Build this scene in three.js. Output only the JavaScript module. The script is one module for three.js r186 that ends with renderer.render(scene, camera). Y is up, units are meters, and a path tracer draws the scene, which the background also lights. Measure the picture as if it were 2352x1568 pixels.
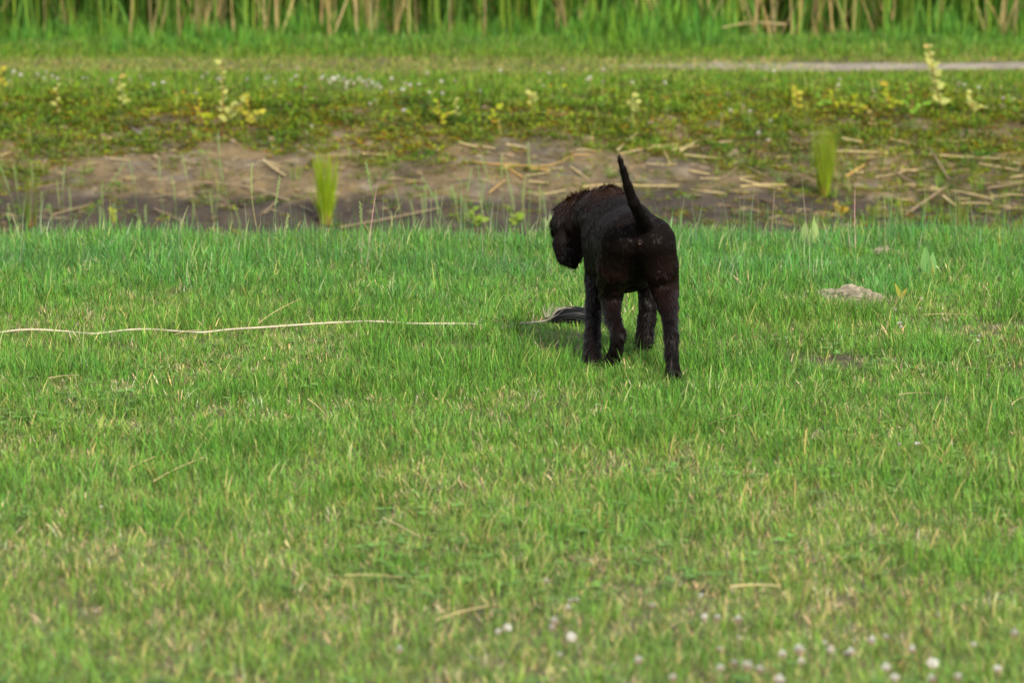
import * as THREE from 'three';
import { mergeGeometries } from 'three/addons/utils/BufferGeometryUtils.js';

// ------------------------------------------------------------------ camera, sky, sun, exposure
const PW = 2352, PH = 1568, FPX = 9414, EYE = 1.45, PITCH = Math.atan(1244 / FPX);
const scene = new THREE.Scene();
const camera = new THREE.PerspectiveCamera(2 * Math.atan(PH / 2 / FPX) * 180 / Math.PI, PW / PH, 0.1, 3000);
camera.position.set(0, EYE, 0);
camera.rotation.set(-PITCH, 0, 0);
camera.focus = 10.9;
camera.userData.fStop = 5.7;
camera.updateMatrixWorld();

const renderer = new THREE.WebGLRenderer({ antialias: true });
renderer.toneMapping = THREE.LinearToneMapping;
renderer.toneMappingExposure = 1.7;
renderer.shadowMap.enabled = true;

// small seeded tools
let seedState = 12345;
const seed = (n) => { seedState = n | 0; };
const rnd = () => { seedState = (seedState + 0x6d2b79f5) | 0; let t = Math.imul(seedState ^ (seedState >>> 15), 1 | seedState); t = (t + Math.imul(t ^ (t >>> 7), 61 | t)) ^ t; return ((t ^ (t >>> 14)) >>> 0) / 4294967296; };
const ran = (a, b) => a + (b - a) * rnd();
const gau = () => (rnd() + rnd() + rnd() + rnd() - 2) * 0.87;
const clamp = (v, a, b) => Math.min(b, Math.max(a, v));
const sstep = (a, b, v) => { const t = clamp((v - a) / (b - a), 0, 1); return t * t * (3 - 2 * t); };
const mix = (a, b, t) => a + (b - a) * t;
const hash2 = (x, y) => { let h = Math.imul(x, 374761393) ^ Math.imul(y, 668265263); h = Math.imul(h ^ (h >>> 13), 1274126177); return ((h ^ (h >>> 16)) >>> 0) / 4294967296; };
function vnoise(x, y) {
  const xi = Math.floor(x), yi = Math.floor(y), fx = x - xi, fy = y - yi, u = fx * fx * (3 - 2 * fx), v = fy * fy * (3 - 2 * fy);
  return mix(mix(hash2(xi, yi), hash2(xi + 1, yi), u), mix(hash2(xi, yi + 1), hash2(xi + 1, yi + 1), u), v);
}
function fbm(x, y, o = 4) { let s = 0, a = 0.5, n = 0; for (let i = 0; i < o; i++) { s += a * vnoise(x, y); n += a; a *= 0.5; x = x * 2.03 + 17.1; y = y * 2.03 + 9.7; } return s / n; }

// overcast, thinly clouded sky
{
  const w = 256, h = 128, data = new Float32Array(w * h * 4);
  for (let j = 0; j < h; j++) for (let i = 0; i < w; i++) {
    const el = Math.PI * ((j + 0.5) / h - 0.5), az = 2 * Math.PI * i / w, up = Math.max(0, Math.sin(el));
    const cx = Math.cos(az) * Math.cos(el) / (0.25 + up), cz = Math.sin(az) * Math.cos(el) / (0.25 + up);
    const cloud = fbm(cx * 1.1 + 40, cz * 1.1 + 40, 4), c = sstep(0.3, 0.68, cloud), o = (j * w + i) * 4;
    const lum = 0.56 + 0.1 * c;
    data[o] = lum * mix(0.88, 1.03, c); data[o + 1] = lum * mix(0.95, 1.0, c); data[o + 2] = lum * mix(1.10, 0.94, c); data[o + 3] = 1;
  }
  const sky = new THREE.DataTexture(data, w, h, THREE.RGBAFormat, THREE.FloatType);
  sky.mapping = THREE.EquirectangularReflectionMapping; sky.magFilter = sky.minFilter = THREE.LinearFilter; sky.wrapS = THREE.RepeatWrapping; sky.needsUpdate = true;
  scene.background = sky; scene.environment = sky;
}
const sun = new THREE.DirectionalLight(new THREE.Color(1.0, 0.9, 0.74), 2.6);
sun.position.set(5, 9.5, -1); sun.target.position.set(0, 0, -12);
sun.castShadow = true; sun.shadow.radius = 12; sun.shadow.mapSize.set(4096, 4096);
Object.assign(sun.shadow.camera, { left: -14, right: 14, top: 14, bottom: -14, near: 0.5, far: 60 });
scene.add(sun, sun.target);

// ------------------------------------------------------------------ naming and placing helpers
const taken = {};
const numbered = (name) => { const k = taken[name] = (taken[name] ?? -1) + 1; return k ? name + '_' + String(k).padStart(3, '0') : name; };
function tag(o, label, category, group) { o.userData.label = label; o.userData.category = category; if (group) o.userData.group = group; return o; }
function top(o, name) { o.name = numbered(name); scene.add(o); return o; }
function thing(name, label, category, pos, group) { const g = new THREE.Group(); g.position.copy(pos); top(g, name); return tag(g, label, category, group); }
function part(name, geo, mat, parent) { const m = new THREE.Mesh(geo, mat); m.name = name; parent.add(m); return m; }
const ONES = ['', 'first', 'second', 'third', 'fourth', 'fifth', 'sixth', 'seventh', 'eighth', 'ninth', 'tenth', 'eleventh', 'twelfth', 'thirteenth', 'fourteenth', 'fifteenth', 'sixteenth', 'seventeenth', 'eighteenth', 'nineteenth'];
const TENS = ['', '', 'twenty', 'thirty', 'forty', 'fifty', 'sixty', 'seventy', 'eighty', 'ninety'], TENTH = ['', '', 'twentieth', 'thirtieth', 'fortieth', 'fiftieth', 'sixtieth', 'seventieth', 'eightieth', 'ninetieth'];
const ordinal = (n) => n > 99 ? (n === 100 ? 'hundredth' : n < 200 ? 'hundred-and-' + ordinal(n - 100) : 'two-hundredth') : n < 20 ? ONES[n] : n % 10 ? TENS[n / 10 | 0] + '-' + ONES[n % 10] : TENTH[n / 10 | 0];
const V = (x, y, z) => new THREE.Vector3(x, y, z);
const lin = (r, g, b) => new THREE.Color().setRGB(r, g, b);

// ------------------------------------------------------------------ terrain: height at x and at distance d in front of the viewpoint
const edgeD = (x) => 13.25 + 0.75 * (fbm(x * 0.9 + 5, 3.3, 3) - 0.5);
const PROFILE = [[0, 0], [0.5, -0.04], [1.1, -0.16], [1.9, -0.33], [2.7, -0.42], [4.55, -0.425], [4.85, -0.39], [5.25, -0.32], [5.7, -0.225], [6.1, -0.15], [6.6, -0.065], [7.1, -0.015], [7.7, 0.0], [40, 0.0]];
function ground(x, d) {
  const e = edgeD(x), wob = 0.28 * (fbm(x * 0.55 + 11, 7.7, 2) - 0.5) * sstep(3, 5, d - e) * (1 - sstep(8, 9, d - e));
  const t = d - e - wob; let h = 0;
  if (t > 0) {
    let i = 0; while (i < PROFILE.length - 2 && PROFILE[i + 1][0] < t) i++;
    const [a, ha] = PROFILE[i], [b, hb] = PROFILE[i + 1]; h = mix(ha, hb, clamp((t - a) / (b - a), 0, 1));
  }
  const soil = sstep(2, 4, t) * (1 - sstep(7, 8, t));
  h += (fbm(x * 1.3 + 3, d * 1.3, 3) - 0.5) * 0.022;
  h += soil * ((fbm(x * 5 + 3, d * 5, 3) - 0.5) * 0.06 + (fbm(x * 15, d * 15 + 5, 3) - 0.5) * 0.035);
  return h;
}
const bankT = (x, d) => d - edgeD(x) - 0.28 * (fbm(x * 0.55 + 11, 7.7, 2) - 0.5);
const cosP = Math.cos(PITCH), sinP = Math.sin(PITCH);
function rayDir(px, py) { const u = (px - PW / 2) / FPX, v = (PH / 2 - py) / FPX; return V(u, v * cosP - sinP, -(cosP + v * sinP)); }
function pointAt(px, py, d) { const r = rayDir(px, py); return V(r.x, r.y, r.z).multiplyScalar(d / -r.z).add(camera.position); }
function spot(px, py, lift = 0) {                       // where the sight line meets the ground (plus lift)
  const r = rayDir(px, py); r.multiplyScalar(1 / -r.z); let lo = 4;
  for (let d = 5; d < 60; d += 0.05) { if (EYE + r.y * d <= ground(r.x * d, d) + lift) { lo = d - 0.05; let hi = d; for (let k = 0; k < 12; k++) { const m = (lo + hi) / 2; if (EYE + r.y * m <= ground(r.x * m, m) + lift) hi = m; else lo = m; } return V(r.x * hi, EYE + r.y * hi, -hi); } }
  return V(r.x * 60, 0, -60);
}
const soilAt = (x, d, y = 0) => V(x, ground(x, d) + y, -d);

// ------------------------------------------------------------------ textures and materials
function grainTexture(size, cells, lo, hi, seedN) {     // tileable mottled grain
  const data = new Uint8Array(size * size * 4), per = (x, y, p) => { const xi = Math.floor(x), yi = Math.floor(y), fx = x - xi, fy = y - yi, u = fx * fx * (3 - 2 * fx), v = fy * fy * (3 - 2 * fy), h = (a, b) => hash2(((a % p) + p) % p + seedN * 131, ((b % p) + p) % p + seedN * 57); return mix(mix(h(xi, yi), h(xi + 1, yi), u), mix(h(xi, yi + 1), h(xi + 1, yi + 1), u), v); };
  for (let j = 0; j < size; j++) for (let i = 0; i < size; i++) {
    let s = 0, n = 0, a = 1, c = cells; for (let k = 0; k < 5; k++) { s += a * per(i / size * c, j / size * c, c); n += a; a *= 0.72; c *= 2; }
    const v = clamp(mix(lo, hi, clamp((s / n - 0.5) * 2.1 + 0.5, 0, 1)), 0, 1) * 255, o = (j * size + i) * 4; data[o] = v; data[o + 1] = v; data[o + 2] = v; data[o + 3] = 255;
  }
  const t = new THREE.DataTexture(data, size, size); t.wrapS = t.wrapT = THREE.RepeatWrapping; t.magFilter = t.minFilter = THREE.LinearFilter; t.needsUpdate = true; return t;
}
const grain = grainTexture(512, 8, 0.45, 1, 1), bumpTex = grainTexture(512, 6, 0, 1, 2);
const M = {
  ground: new THREE.MeshStandardMaterial({ vertexColors: true, map: grain, roughness: 0.92, bumpMap: bumpTex, bumpScale: 0.012 }),
  gravel: new THREE.MeshStandardMaterial({ color: lin(0.40, 0.35, 0.28), map: grain, roughness: 0.95, bumpMap: bumpTex, bumpScale: 0.01 }),
  grass: new THREE.MeshPhysicalMaterial({ vertexColors: true, transmission: 0.25, thickness: 0, roughness: 0.6, specularIntensity: 0.4, side: THREE.DoubleSide }),
  dry: new THREE.MeshStandardMaterial({ vertexColors: true, roughness: 0.8, side: THREE.DoubleSide }),
  leaf: new THREE.MeshPhysicalMaterial({ vertexColors: true, transmission: 0.3, thickness: 0, roughness: 0.85, specularIntensity: 0.35, side: THREE.DoubleSide }),
  stem: new THREE.MeshStandardMaterial({ vertexColors: true, roughness: 0.7 }),
  petal: new THREE.MeshPhysicalMaterial({ vertexColors: true, transmission: 0.25, thickness: 0, roughness: 0.9, side: THREE.DoubleSide }),
  mound: new THREE.MeshStandardMaterial({ vertexColors: true, roughness: 0.95 }),
};

// ------------------------------------------------------------------ geometry helpers
function paint(geo, c) { const n = geo.attributes.position.count, a = new Float32Array(n * 3); for (let i = 0; i < n; i++) { a[3 * i] = c.r; a[3 * i + 1] = c.g; a[3 * i + 2] = c.b; } geo.setAttribute('color', new THREE.BufferAttribute(a, 3)); return geo; }
class Build {                                           // collects coloured triangles
  constructor() { this.p = []; this.c = []; this.i = []; }
  v(x, y, z, c) { this.p.push(x, y, z); this.c.push(c.r, c.g, c.b); return this.p.length / 3 - 1; }
  tri(a, b, c) { this.i.push(a, b, c); }
  ribbon(pts, widths, side, c) {                        // flat tapered strip along pts; side is the width direction
    let pa = -1, pb = -1;
    for (let k = 0; k < pts.length; k++) {
      const p = pts[k], w = widths[k] / 2;
      if (k === pts.length - 1) { const t = this.v(p.x, p.y, p.z, c); this.tri(pa, pb, t); }
      else { const a = this.v(p.x - side.x * w, p.y - side.y * w, p.z - side.z * w, c), b = this.v(p.x + side.x * w, p.y + side.y * w, p.z + side.z * w, c); if (k) { this.tri(pa, pb, b); this.tri(pa, b, a); } pa = a; pb = b; }
    }
  }
  tube(pts, radii, n, c) {
    let prev = null; const up = V(0, 1, 0);
    for (let k = 0; k < pts.length; k++) {
      const t = pts[Math.min(k + 1, pts.length - 1)].clone().sub(pts[Math.max(k - 1, 0)]).normalize(), ref = Math.abs(t.y) > 0.9 ? V(1, 0, 0) : up, s = t.clone().cross(ref).normalize(), q = s.clone().cross(t).normalize(), ring = [];
      const col = Array.isArray(c) ? c[k] : c;
      for (let m = 0; m < n; m++) { const a = 2 * Math.PI * m / n, p = pts[k].clone().addScaledVector(s, Math.cos(a) * radii[k]).addScaledVector(q, Math.sin(a) * radii[k]); ring.push(this.v(p.x, p.y, p.z, col)); }
      if (prev) for (let m = 0; m < n; m++) { const m2 = (m + 1) % n; this.tri(prev[m], prev[m2], ring[m2]); this.tri(prev[m], ring[m2], ring[m]); }
      else for (let m = 1; m < n - 1; m++) this.tri(ring[0], ring[m + 1], ring[m]);
      prev = ring;
    }
    for (let m = 1; m < n - 1; m++) this.tri(prev[0], prev[m], prev[m + 1]);
  }
  geo() { const g = new THREE.BufferGeometry(); g.setAttribute('position', new THREE.Float32BufferAttribute(this.p, 3)); g.setAttribute('color', new THREE.Float32BufferAttribute(this.c, 3)); g.setIndex(this.i); g.computeVertexNormals(); return g; }
}
const curve = (a, b, sag, n, side = V(0, 0, 0)) => { const r = []; for (let k = 0; k <= n; k++) { const t = k / n, p = a.clone().lerp(b, t), s = 4 * t * (1 - t); p.y += sag * s; p.addScaledVector(side, s); r.push(p); } return r; };
const jitter = (c, a) => { const k = 1 + (rnd() - 0.5) * a; return lin(c.r * k * (1 + (rnd() - 0.5) * a * 0.5), c.g * k, c.b * k * (1 + (rnd() - 0.5) * a * 0.6)); };

function blade(b, x, z, len, w, lean, az, bend, c, seg = 4) {
  const dx = Math.cos(az), dz = Math.sin(az), tw = az + Math.PI / 2 + ran(-0.9, 0.9), side = V(Math.cos(tw), 0, Math.sin(tw)), pts = [], ws = []; let px = x, py = -0.004, pz = z, ang = lean;
  for (let k = 0; k <= seg; k++) { pts.push(V(px, py, pz)); ws.push(w * (k === 0 ? 0.75 : k < seg ? 1 - 0.55 * Math.pow(k / seg, 2) : 0)); const st = len / seg; px += dx * Math.sin(ang) * st; pz += dz * Math.sin(ang) * st; py += Math.cos(ang) * st; ang += bend / seg; }
  b.ribbon(pts, ws, side, c);
}
// a tuft of unit size (blade length about 1) is scaled when placed; colours are relative to the copy's own tint
function tuft(n, spread, widthRel, leanMax, bendMax, dryShare, seg = 4) {
  const b = new Build();
  for (let k = 0; k < n; k++) {
    const a = rnd() * 6.283, r = Math.sqrt(rnd()) * spread, len = ran(0.5, 1.05) * (rnd() < 0.12 ? 1.35 : 1), tone = ran(0.38, 1.65);
    const c = rnd() < dryShare ? lin(2.1 * tone, 0.95 * tone, 2.4 * tone) : lin(tone * ran(0.8, 1.25), tone, tone * ran(0.75, 1.3));
    blade(b, Math.cos(a) * r, Math.sin(a) * r, len, widthRel * ran(0.7, 1.25), Math.abs(gau()) * leanMax, a + ran(-0.9, 0.9), ran(-0.1, 1) * bendMax, c, seg);
  }
  return b.geo();
}
function scatter(parent, name, geo, mat, list) {        // list: {p, s:[sx,sy,sz], turn, tilt, c}
  const im = new THREE.InstancedMesh(geo, mat, list.length), m = new THREE.Matrix4(), q = new THREE.Quaternion(), e = new THREE.Euler();
  list.forEach((o, k) => { e.set(o.tilt?.[0] ?? 0, o.turn, o.tilt?.[1] ?? 0, 'YXZ'); q.setFromEuler(e); m.compose(o.p, q, V(...o.s)); im.setMatrixAt(k, m); im.setColorAt(k, o.c); });
  im.name = name; im.userData.kind = 'stuff'; parent.add(im); return im;
}
function stuffGroup(name, label, category) { const g = new THREE.Group(); top(g, name); g.userData.kind = 'stuff'; g.userData.label = label; g.userData.category = category; return g; }

// ------------------------------------------------------------------ the ground, one sheet to the horizon
const inSoilPatch = (x, d) => { // bare or thin places in the lawn
  let s = 0; for (const [cx, cd, rx, rd, k] of BARE) { const q = ((x - cx) / rx) ** 2 + ((d - cd) / rd) ** 2; s = Math.max(s, k * Math.exp(-q * 1.2)); } return s;
};
const BARE = [];
for (const [px, py, rx, rd, k] of [[1900, 838, 0.13, 0.14, 0.95], [2010, 700, 0.14, 0.16, 0.8], [1300, 800, 0.14, 0.12, 0.75], [1330, 775, 0.07, 0.07, 0.7], [1700, 800, 0.16, 0.16, 0.6], [1000, 800, 0.2, 0.14, 0.6], [2230, 760, 0.25, 0.2, 0.5], [1060, 1170, 0.03, 0.04, 0.6], [2030, 580, 0.09, 0.12, 0.6]]) { const p = (() => { const r = rayDir(px, py), t = EYE / -r.y; return [r.x * t, -r.z * t]; })(); BARE.push([p[0], p[1], rx, rd, k]); }
{
  const xs = [], ds = []; for (let x = -3.8; x <= 3.8001; x += 0.04) xs.push(x);
  for (let s = 0.06, x = 3.8; x < 900; s *= 1.22) { x += s; xs.push(x); xs.unshift(-x); }
  for (let d = 5; d <= 13; d += 0.06) ds.push(d); for (let d = 13.03; d <= 21; d += 0.028) ds.push(d); for (let d = 21.05; d <= 30; d += 0.08) ds.push(d);
  for (let s = 0.1, d = 30; d < 1500; s *= 1.22) { d += s; ds.push(d); } for (let s = 0.1, d = 5; d > -400; s *= 1.25) { d -= s; ds.unshift(d); }
  const nx = xs.length, nd = ds.length, pos = new Float32Array(nx * nd * 3), col = new Float32Array(nx * nd * 3), uv = new Float32Array(nx * nd * 2), idx = [];
  const turf = lin(0.12, 0.11, 0.045), soil = lin(0.125, 0.092, 0.044), tan = lin(0.205, 0.148, 0.07), darker = lin(0.06, 0.043, 0.027), weedy = lin(0.10, 0.085, 0.035), c = new THREE.Color();
  for (let j = 0; j < nd; j++) for (let i = 0; i < nx; i++) {
    const x = xs[i], d = ds[j], k = j * nx + i, h = Math.abs(x) < 60 && d > 0 && d < 80 ? ground(x, d) : 0, t = bankT(x, d);
    pos[3 * k] = x; pos[3 * k + 1] = h; pos[3 * k + 2] = -d; uv[2 * k] = x * 1.7; uv[2 * k + 1] = d * 1.7;
    c.copy(turf).lerp(soil, clamp(inSoilPatch(x, d) + (fbm(x * 3, d * 3, 3) - 0.55) * 0.8, 0, 1) * 0.8);
    if (t > 1.2 && t < 9) {
      const n = fbm(x * 2.3 + 7, d * 2.3, 4), n2 = fbm(x * 9, d * 9, 3), m = c.clone();
      m.copy(soil).lerp(tan, sstep(0.4, 0.62, n)); m.lerp(lin(0.25, 0.215, 0.175), sstep(0.55, 0.7, n2) * 0.5);
      m.lerp(weedy, sstep(6.2, 7.2, t));
      const darkLevel = -0.322 + (fbm(x * 1.7 + 2, 4.4, 3) - 0.5) * 0.08;      // mud colour turns deep brown below this uneven level
      m.lerp(darker, 1 - sstep(darkLevel - 0.012, darkLevel + 0.012, h + (n2 - 0.5) * 0.02));
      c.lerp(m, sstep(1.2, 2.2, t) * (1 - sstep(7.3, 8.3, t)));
    }
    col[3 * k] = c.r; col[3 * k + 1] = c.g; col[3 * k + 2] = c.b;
    if (i < nx - 1 && j < nd - 1) idx.push(k, k + 1, k + nx + 1, k, k + nx + 1, k + nx);
  }
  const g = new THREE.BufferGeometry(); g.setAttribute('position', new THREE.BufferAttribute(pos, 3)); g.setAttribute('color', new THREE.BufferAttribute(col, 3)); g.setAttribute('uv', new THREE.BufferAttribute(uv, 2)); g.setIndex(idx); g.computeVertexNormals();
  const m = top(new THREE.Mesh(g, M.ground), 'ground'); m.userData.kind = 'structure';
}
// pale trodden path along the far side
const pathEdge = (x) => [22.12 + 0.16 * (fbm(x * 1.3, 1.5, 3) - 0.5), 22.74 + 0.2 * (fbm(x * 1.1, 8.5, 3) - 0.5)];
{
  const pos = [], uv = [], idx = []; let k = 0;
  for (let x = 0.5; x <= 30.001; x += 0.06) { const [a0e, b0e] = pathEdge(x), op = 0.03 + 0.97 * sstep(0.5, 1.15, x), a = mix((a0e + b0e) / 2, a0e, op), b = mix((a0e + b0e) / 2, b0e, op); for (let m = 0; m <= 6; m++) { const d = mix(a, b, m / 6); pos.push(x, ground(x, d) + 0.006 + 0.006 * Math.sin(Math.PI * m / 6), -d); uv.push(x * 2.3, d * 2.3); } if (x > 0.5) for (let m = 0; m < 6; m++) { const a0 = k - 7 + m, b0 = k + m; idx.push(a0, b0, b0 + 1, a0, b0 + 1, a0 + 1); } k += 7; }
  const g = new THREE.BufferGeometry(); g.setAttribute('position', new THREE.Float32BufferAttribute(pos, 3)); g.setAttribute('uv', new THREE.Float32BufferAttribute(uv, 2)); g.setIndex(idx); g.computeVertexNormals();
  const m = top(new THREE.Mesh(g, M.gravel), 'path'); m.userData.kind = 'structure';
}

// ------------------------------------------------------------------ rope line (needed by the lawn so that the grass lies low around it)
const ropePx = [[-330, 770], [-160, 764], [-60, 768], [0, 763], [40, 758], [90, 757], [150, 761], [210, 766], [255, 762], [300, 757], [345, 756], [400, 760], [460, 763], [520, 757], [580, 753], [640, 749], [700, 745], [760, 741], [810, 739], [860, 738], [900, 740], [940, 743], [1000, 743], [1060, 740], [1092, 738], [1120, 741], [1152, 743]];
const ropeLift = 0.028;
const ropePts = ropePx.map(([x, y], i) => { const p = spot(x, y, ropeLift - 0.009 * Math.pow(Math.abs(Math.sin(i * 1.3 + 0.4)), 3)); if (i > 22) p.y -= 0.004 * (i - 22); return p; });
const ropeDist = (x, d) => { let b = 9; for (let i = 0; i < ropePts.length - 1; i++) { const a = ropePts[i], e = ropePts[i + 1], ux = e.x - a.x, uz = e.z - a.z, t = clamp(((x - a.x) * ux + (-d - a.z) * uz) / (ux * ux + uz * uz), 0, 1), qx = a.x + ux * t - x, qz = a.z + uz * t + d; b = Math.min(b, Math.hypot(qx, qz)); } return b; };

// ------------------------------------------------------------------ lawn grass
{
  seed(101);
  const lawn = stuffGroup('lawn_grass', 'mown green lawn grass in the near half', 'grass');
  const upright = [0, 1, 2, 3].map(() => tuft(16, 0.5, 0.04, 0.8, 1.0, 0.08)), fine = [0, 1, 2].map(() => tuft(16, 0.55, 0.03, 1.05, 1.3, 0.18)), straw = [0, 1, 2].map(() => tuft(11, 0.55, 0.04, 1.1, 0.9, 0));
  const lists = { u: upright.map(() => []), f: fine.map(() => []), s: straw.map(() => []) };
  const cell = 0.0285, FEET = [[1404, 10.45], [1550, 10.19], [1358, 10.49], [1478, 10.72]].map(([px, d]) => [(px - PW / 2) / FPX * d, d]);
  const G = lin(0.128, 0.32, 0.032), Y = lin(0.245, 0.385, 0.055), B = lin(0.115, 0.335, 0.085), S = lin(0.60, 0.50, 0.28), S2 = lin(0.48, 0.37, 0.2);
  for (let d = 6.0; d < 14.6; d += cell) {
    const hw = 0.126 * d + 1.7;
    for (let x0 = -hw; x0 < hw; x0 += cell) {
      const x = x0 + (rnd() - 0.5) * cell * 1.6, dd = d + (rnd() - 0.5) * cell * 1.6, t = dd - edgeD(x);
      if (t > 0.25 + ran(-0.2, 0.4)) continue;
      const out = Math.abs(x) > 0.125 * dd + 0.12; if (out && rnd() < 0.6) continue;
      const bare = inSoilPatch(x, dd), big = fbm(x * 1.1 + 20, dd * 0.9, 3), mid = fbm(x * 3.7 + 9, dd * 3.1, 3), small = vnoise(x * 11, dd * 9);
      if (rnd() < bare * 0.9) continue;
      const far = sstep(11.3, 12.6, dd);                                   // longer, bluer grass grows towards the ditch
      let hgt = mix(mix(0.034, 0.041, sstep(7, 10, dd)), 0.062 * mix(0.6, 1.4, vnoise(x * 2.3 + 3, dd * 1.2)), far) * mix(0.55, 1.5, clamp(mid * 0.6 + small * 0.4, 0, 1)) * ran(0.7, 1.25) * (rnd() < 0.05 ? 1.45 : 1);
      hgt *= 1 - 0.55 * bare;
      const rd = ropeDist(x, dd); if (rd < 0.09 && dd < 11.6) hgt *= mix(0.85, 1, sstep(0.01, 0.06, rd));
      if (x > 0.03 && x < 0.3 && dd > 10.95 && dd < 11.4) hgt *= 0.5;            // flattened where the toy lies
      for (const [fx, fd] of FEET) if (Math.abs(x - fx) < 0.05 && dd > fd - 0.2 && dd < fd + 0.03) hgt *= 0.55;   // trodden down by the paws
      if (Math.abs(x - 0.98) < 0.13 && Math.abs(dd - 11.8) < 0.1) hgt *= 1.1;   // beside the earth mound
      const lush = sstep(7.0, 7.8, dd) * sstep(0.5, 0.68, fbm(x * 3.4 + 40, dd * 2.6 + 8, 3)) * (1 - far), front = 1 - sstep(7.5, 9.5, dd); hgt *= 1 + 0.3 * lush;
      const dryP = clamp(mix(0.24 + 0.05 * front, 0.05, far) + (0.5 - mid) * 1.0 * (1 - far * 0.7) + bare * 0.45 - 0.3 * lush, 0.02, 0.85);
      const p = V(x, ground(x, dd), -dd), turn = rnd() * 6.283, tilt = [gau() * 0.14, gau() * 0.14];
      if (rnd() < dryP) {
        const c = jitter(S, 0.5).lerp(S2, rnd() * 0.7), s = hgt * ran(0.6, 1.0); lists.s[rnd() * 3 | 0].push({ p, s: [s, s * 0.85, s], turn, tilt, c });
        if (rnd() < 0.45) continue;
      }
      const c = G.clone().lerp(Y, clamp(ran(-0.3, mix(0.8, 0.5, sstep(8.5, 10, dd))) * (1 - far * 0.6) + (big - 0.5) * 0.9, 0, 1)).lerp(B, clamp(far * ran(0.1, 0.85) + (mid - 0.55) * 0.8 + ran(-0.4, 0.4), 0, 1));
      c.lerp(lin(0.25, 0.37, 0.075), 0.4 * front * (1 - lush)); c.lerp(lin(0.09, 0.25, 0.025), lush * 0.4); const k = ran(0.75, 1.25); c.multiplyScalar(k);
      const useFine = rnd() < mix(0.45, 0.2, far), L = useFine ? lists.f[rnd() * 3 | 0] : lists.u[rnd() * 4 | 0], w = hgt * ran(0.8, 1.1);
      L.push({ p, s: [mix(w, 0.055, 0.5), hgt, mix(w, 0.055, 0.5)], turn, tilt, c });
    }
  }
  const wisp = [0, 1].map(() => tuft(5, 0.4, 0.028, 0.4, 0.9, 0.15)), wl = [[], []];
  for (let k = 0; k < 620; k++) { const x = ran(-2.4, 2.4), dd = edgeD(x) + ran(-0.75, 0.22), n = fbm(x * 1.6 + 12, 2.5, 3); if (rnd() > n * 1.3) continue; const h = ran(0.08, 0.2) * mix(0.6, 1.3, n); wl[k & 1].push({ p: V(x, ground(x, dd), -dd), s: [0.06, h, 0.06], turn: rnd() * 6.28, tilt: [gau() * 0.12, gau() * 0.16], c: B.clone().lerp(rnd() < 0.1 ? S : G, rnd() * 0.7) }); }
  wisp.forEach((g, k) => scatter(lawn, 'wispy_tufts', g, M.grass, wl[k]));
  upright.forEach((g, k) => scatter(lawn, 'grass_tufts', g, M.grass, lists.u[k]));
  fine.forEach((g, k) => scatter(lawn, 'fine_tufts', g, M.grass, lists.f[k]));
  straw.forEach((g, k) => scatter(lawn, 'dry_tufts', g, M.dry, lists.s[k]));
}
// clover leaves among the near grass
function leafShape(b, base, dir, nor, len, wid, c, fold = 0.2, steps = 5, curl = 0.15, tipPow = 1) {
  const side = dir.clone().cross(nor).normalize(), mid = [], L = [], R = [];
  for (let k = 0; k <= steps; k++) { const t = k / steps, w = wid / 2 * Math.pow(Math.sin(Math.PI * Math.pow(clamp(t * 0.97 + 0.015, 0, 1), 0.8 * tipPow)), 0.85), p = base.clone().addScaledVector(dir, len * t).addScaledVector(nor, -curl * len * t * t); mid.push(b.v(p.x, p.y, p.z, c)); const l = p.clone().addScaledVector(side, -w).addScaledVector(nor, w * fold), r = p.clone().addScaledVector(side, w).addScaledVector(nor, w * fold); L.push(b.v(l.x, l.y, l.z, c)); R.push(b.v(r.x, r.y, r.z, c)); }
  for (let k = 0; k < steps; k++) { b.tri(mid[k], L[k], L[k + 1]); b.tri(mid[k], L[k + 1], mid[k + 1]); b.tri(mid[k], mid[k + 1], R[k + 1]); b.tri(mid[k], R[k + 1], R[k]); }
}
{
  seed(202);
  const clover = stuffGroup('clover_leaves', 'small clover leaves scattered through the near lawn', 'clover');
  const geos = [0, 1].map(() => { const b = new Build(); for (let k = 0; k < 3; k++) { const h = ran(0.5, 1), a0 = rnd() * 6.28, bx = ran(-0.5, 0.5), bz = ran(-0.5, 0.5); b.tube([V(bx * 0.4, -0.1, bz * 0.4), V(bx * 0.7, h * 0.6, bz * 0.7), V(bx, h, bz)], [0.02, 0.018, 0.016], 4, lin(0.9, 0.9, 0.8)); for (let m = 0; m < 3; m++) { const a = a0 + m * 2.094, dir = V(Math.cos(a), 0.25, Math.sin(a)).normalize(), nor = V(-dir.x * 0.25, 1, -dir.z * 0.25).normalize(), t = ran(0.8, 1.2); leafShape(b, V(bx, h, bz), dir, nor, 0.42, 0.36, lin(t, t, t), 0.25, 3, 0.1, 0.7); } } return b.geo(); });
  const lists = [[], []];
  for (let k = 0; k < 2600; k++) { const d = mix(6.2, 11.0, Math.pow(rnd(), 1.5)), x = ran(-1, 1) * (0.126 * d + 0.3), dens = fbm(x * 1.6 + 3, d * 1.6, 3) + 0.12 * sstep(0.2, 0.8, x) * (1 - sstep(7.4, 8.2, d)); if (dens < ran(0.4, 0.62)) continue; const s = ran(0.018, 0.034); lists[k % 2].push({ p: V(x, ground(x, d), -d), s: [s, s, s], turn: rnd() * 6.28, tilt: [gau() * 0.2, gau() * 0.2], c: jitter(lin(0.15, 0.30, 0.06), 0.5) }); }
  geos.forEach((g, k) => scatter(clover, 'clover_tufts', g, M.leaf, lists[k]));
}

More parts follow.
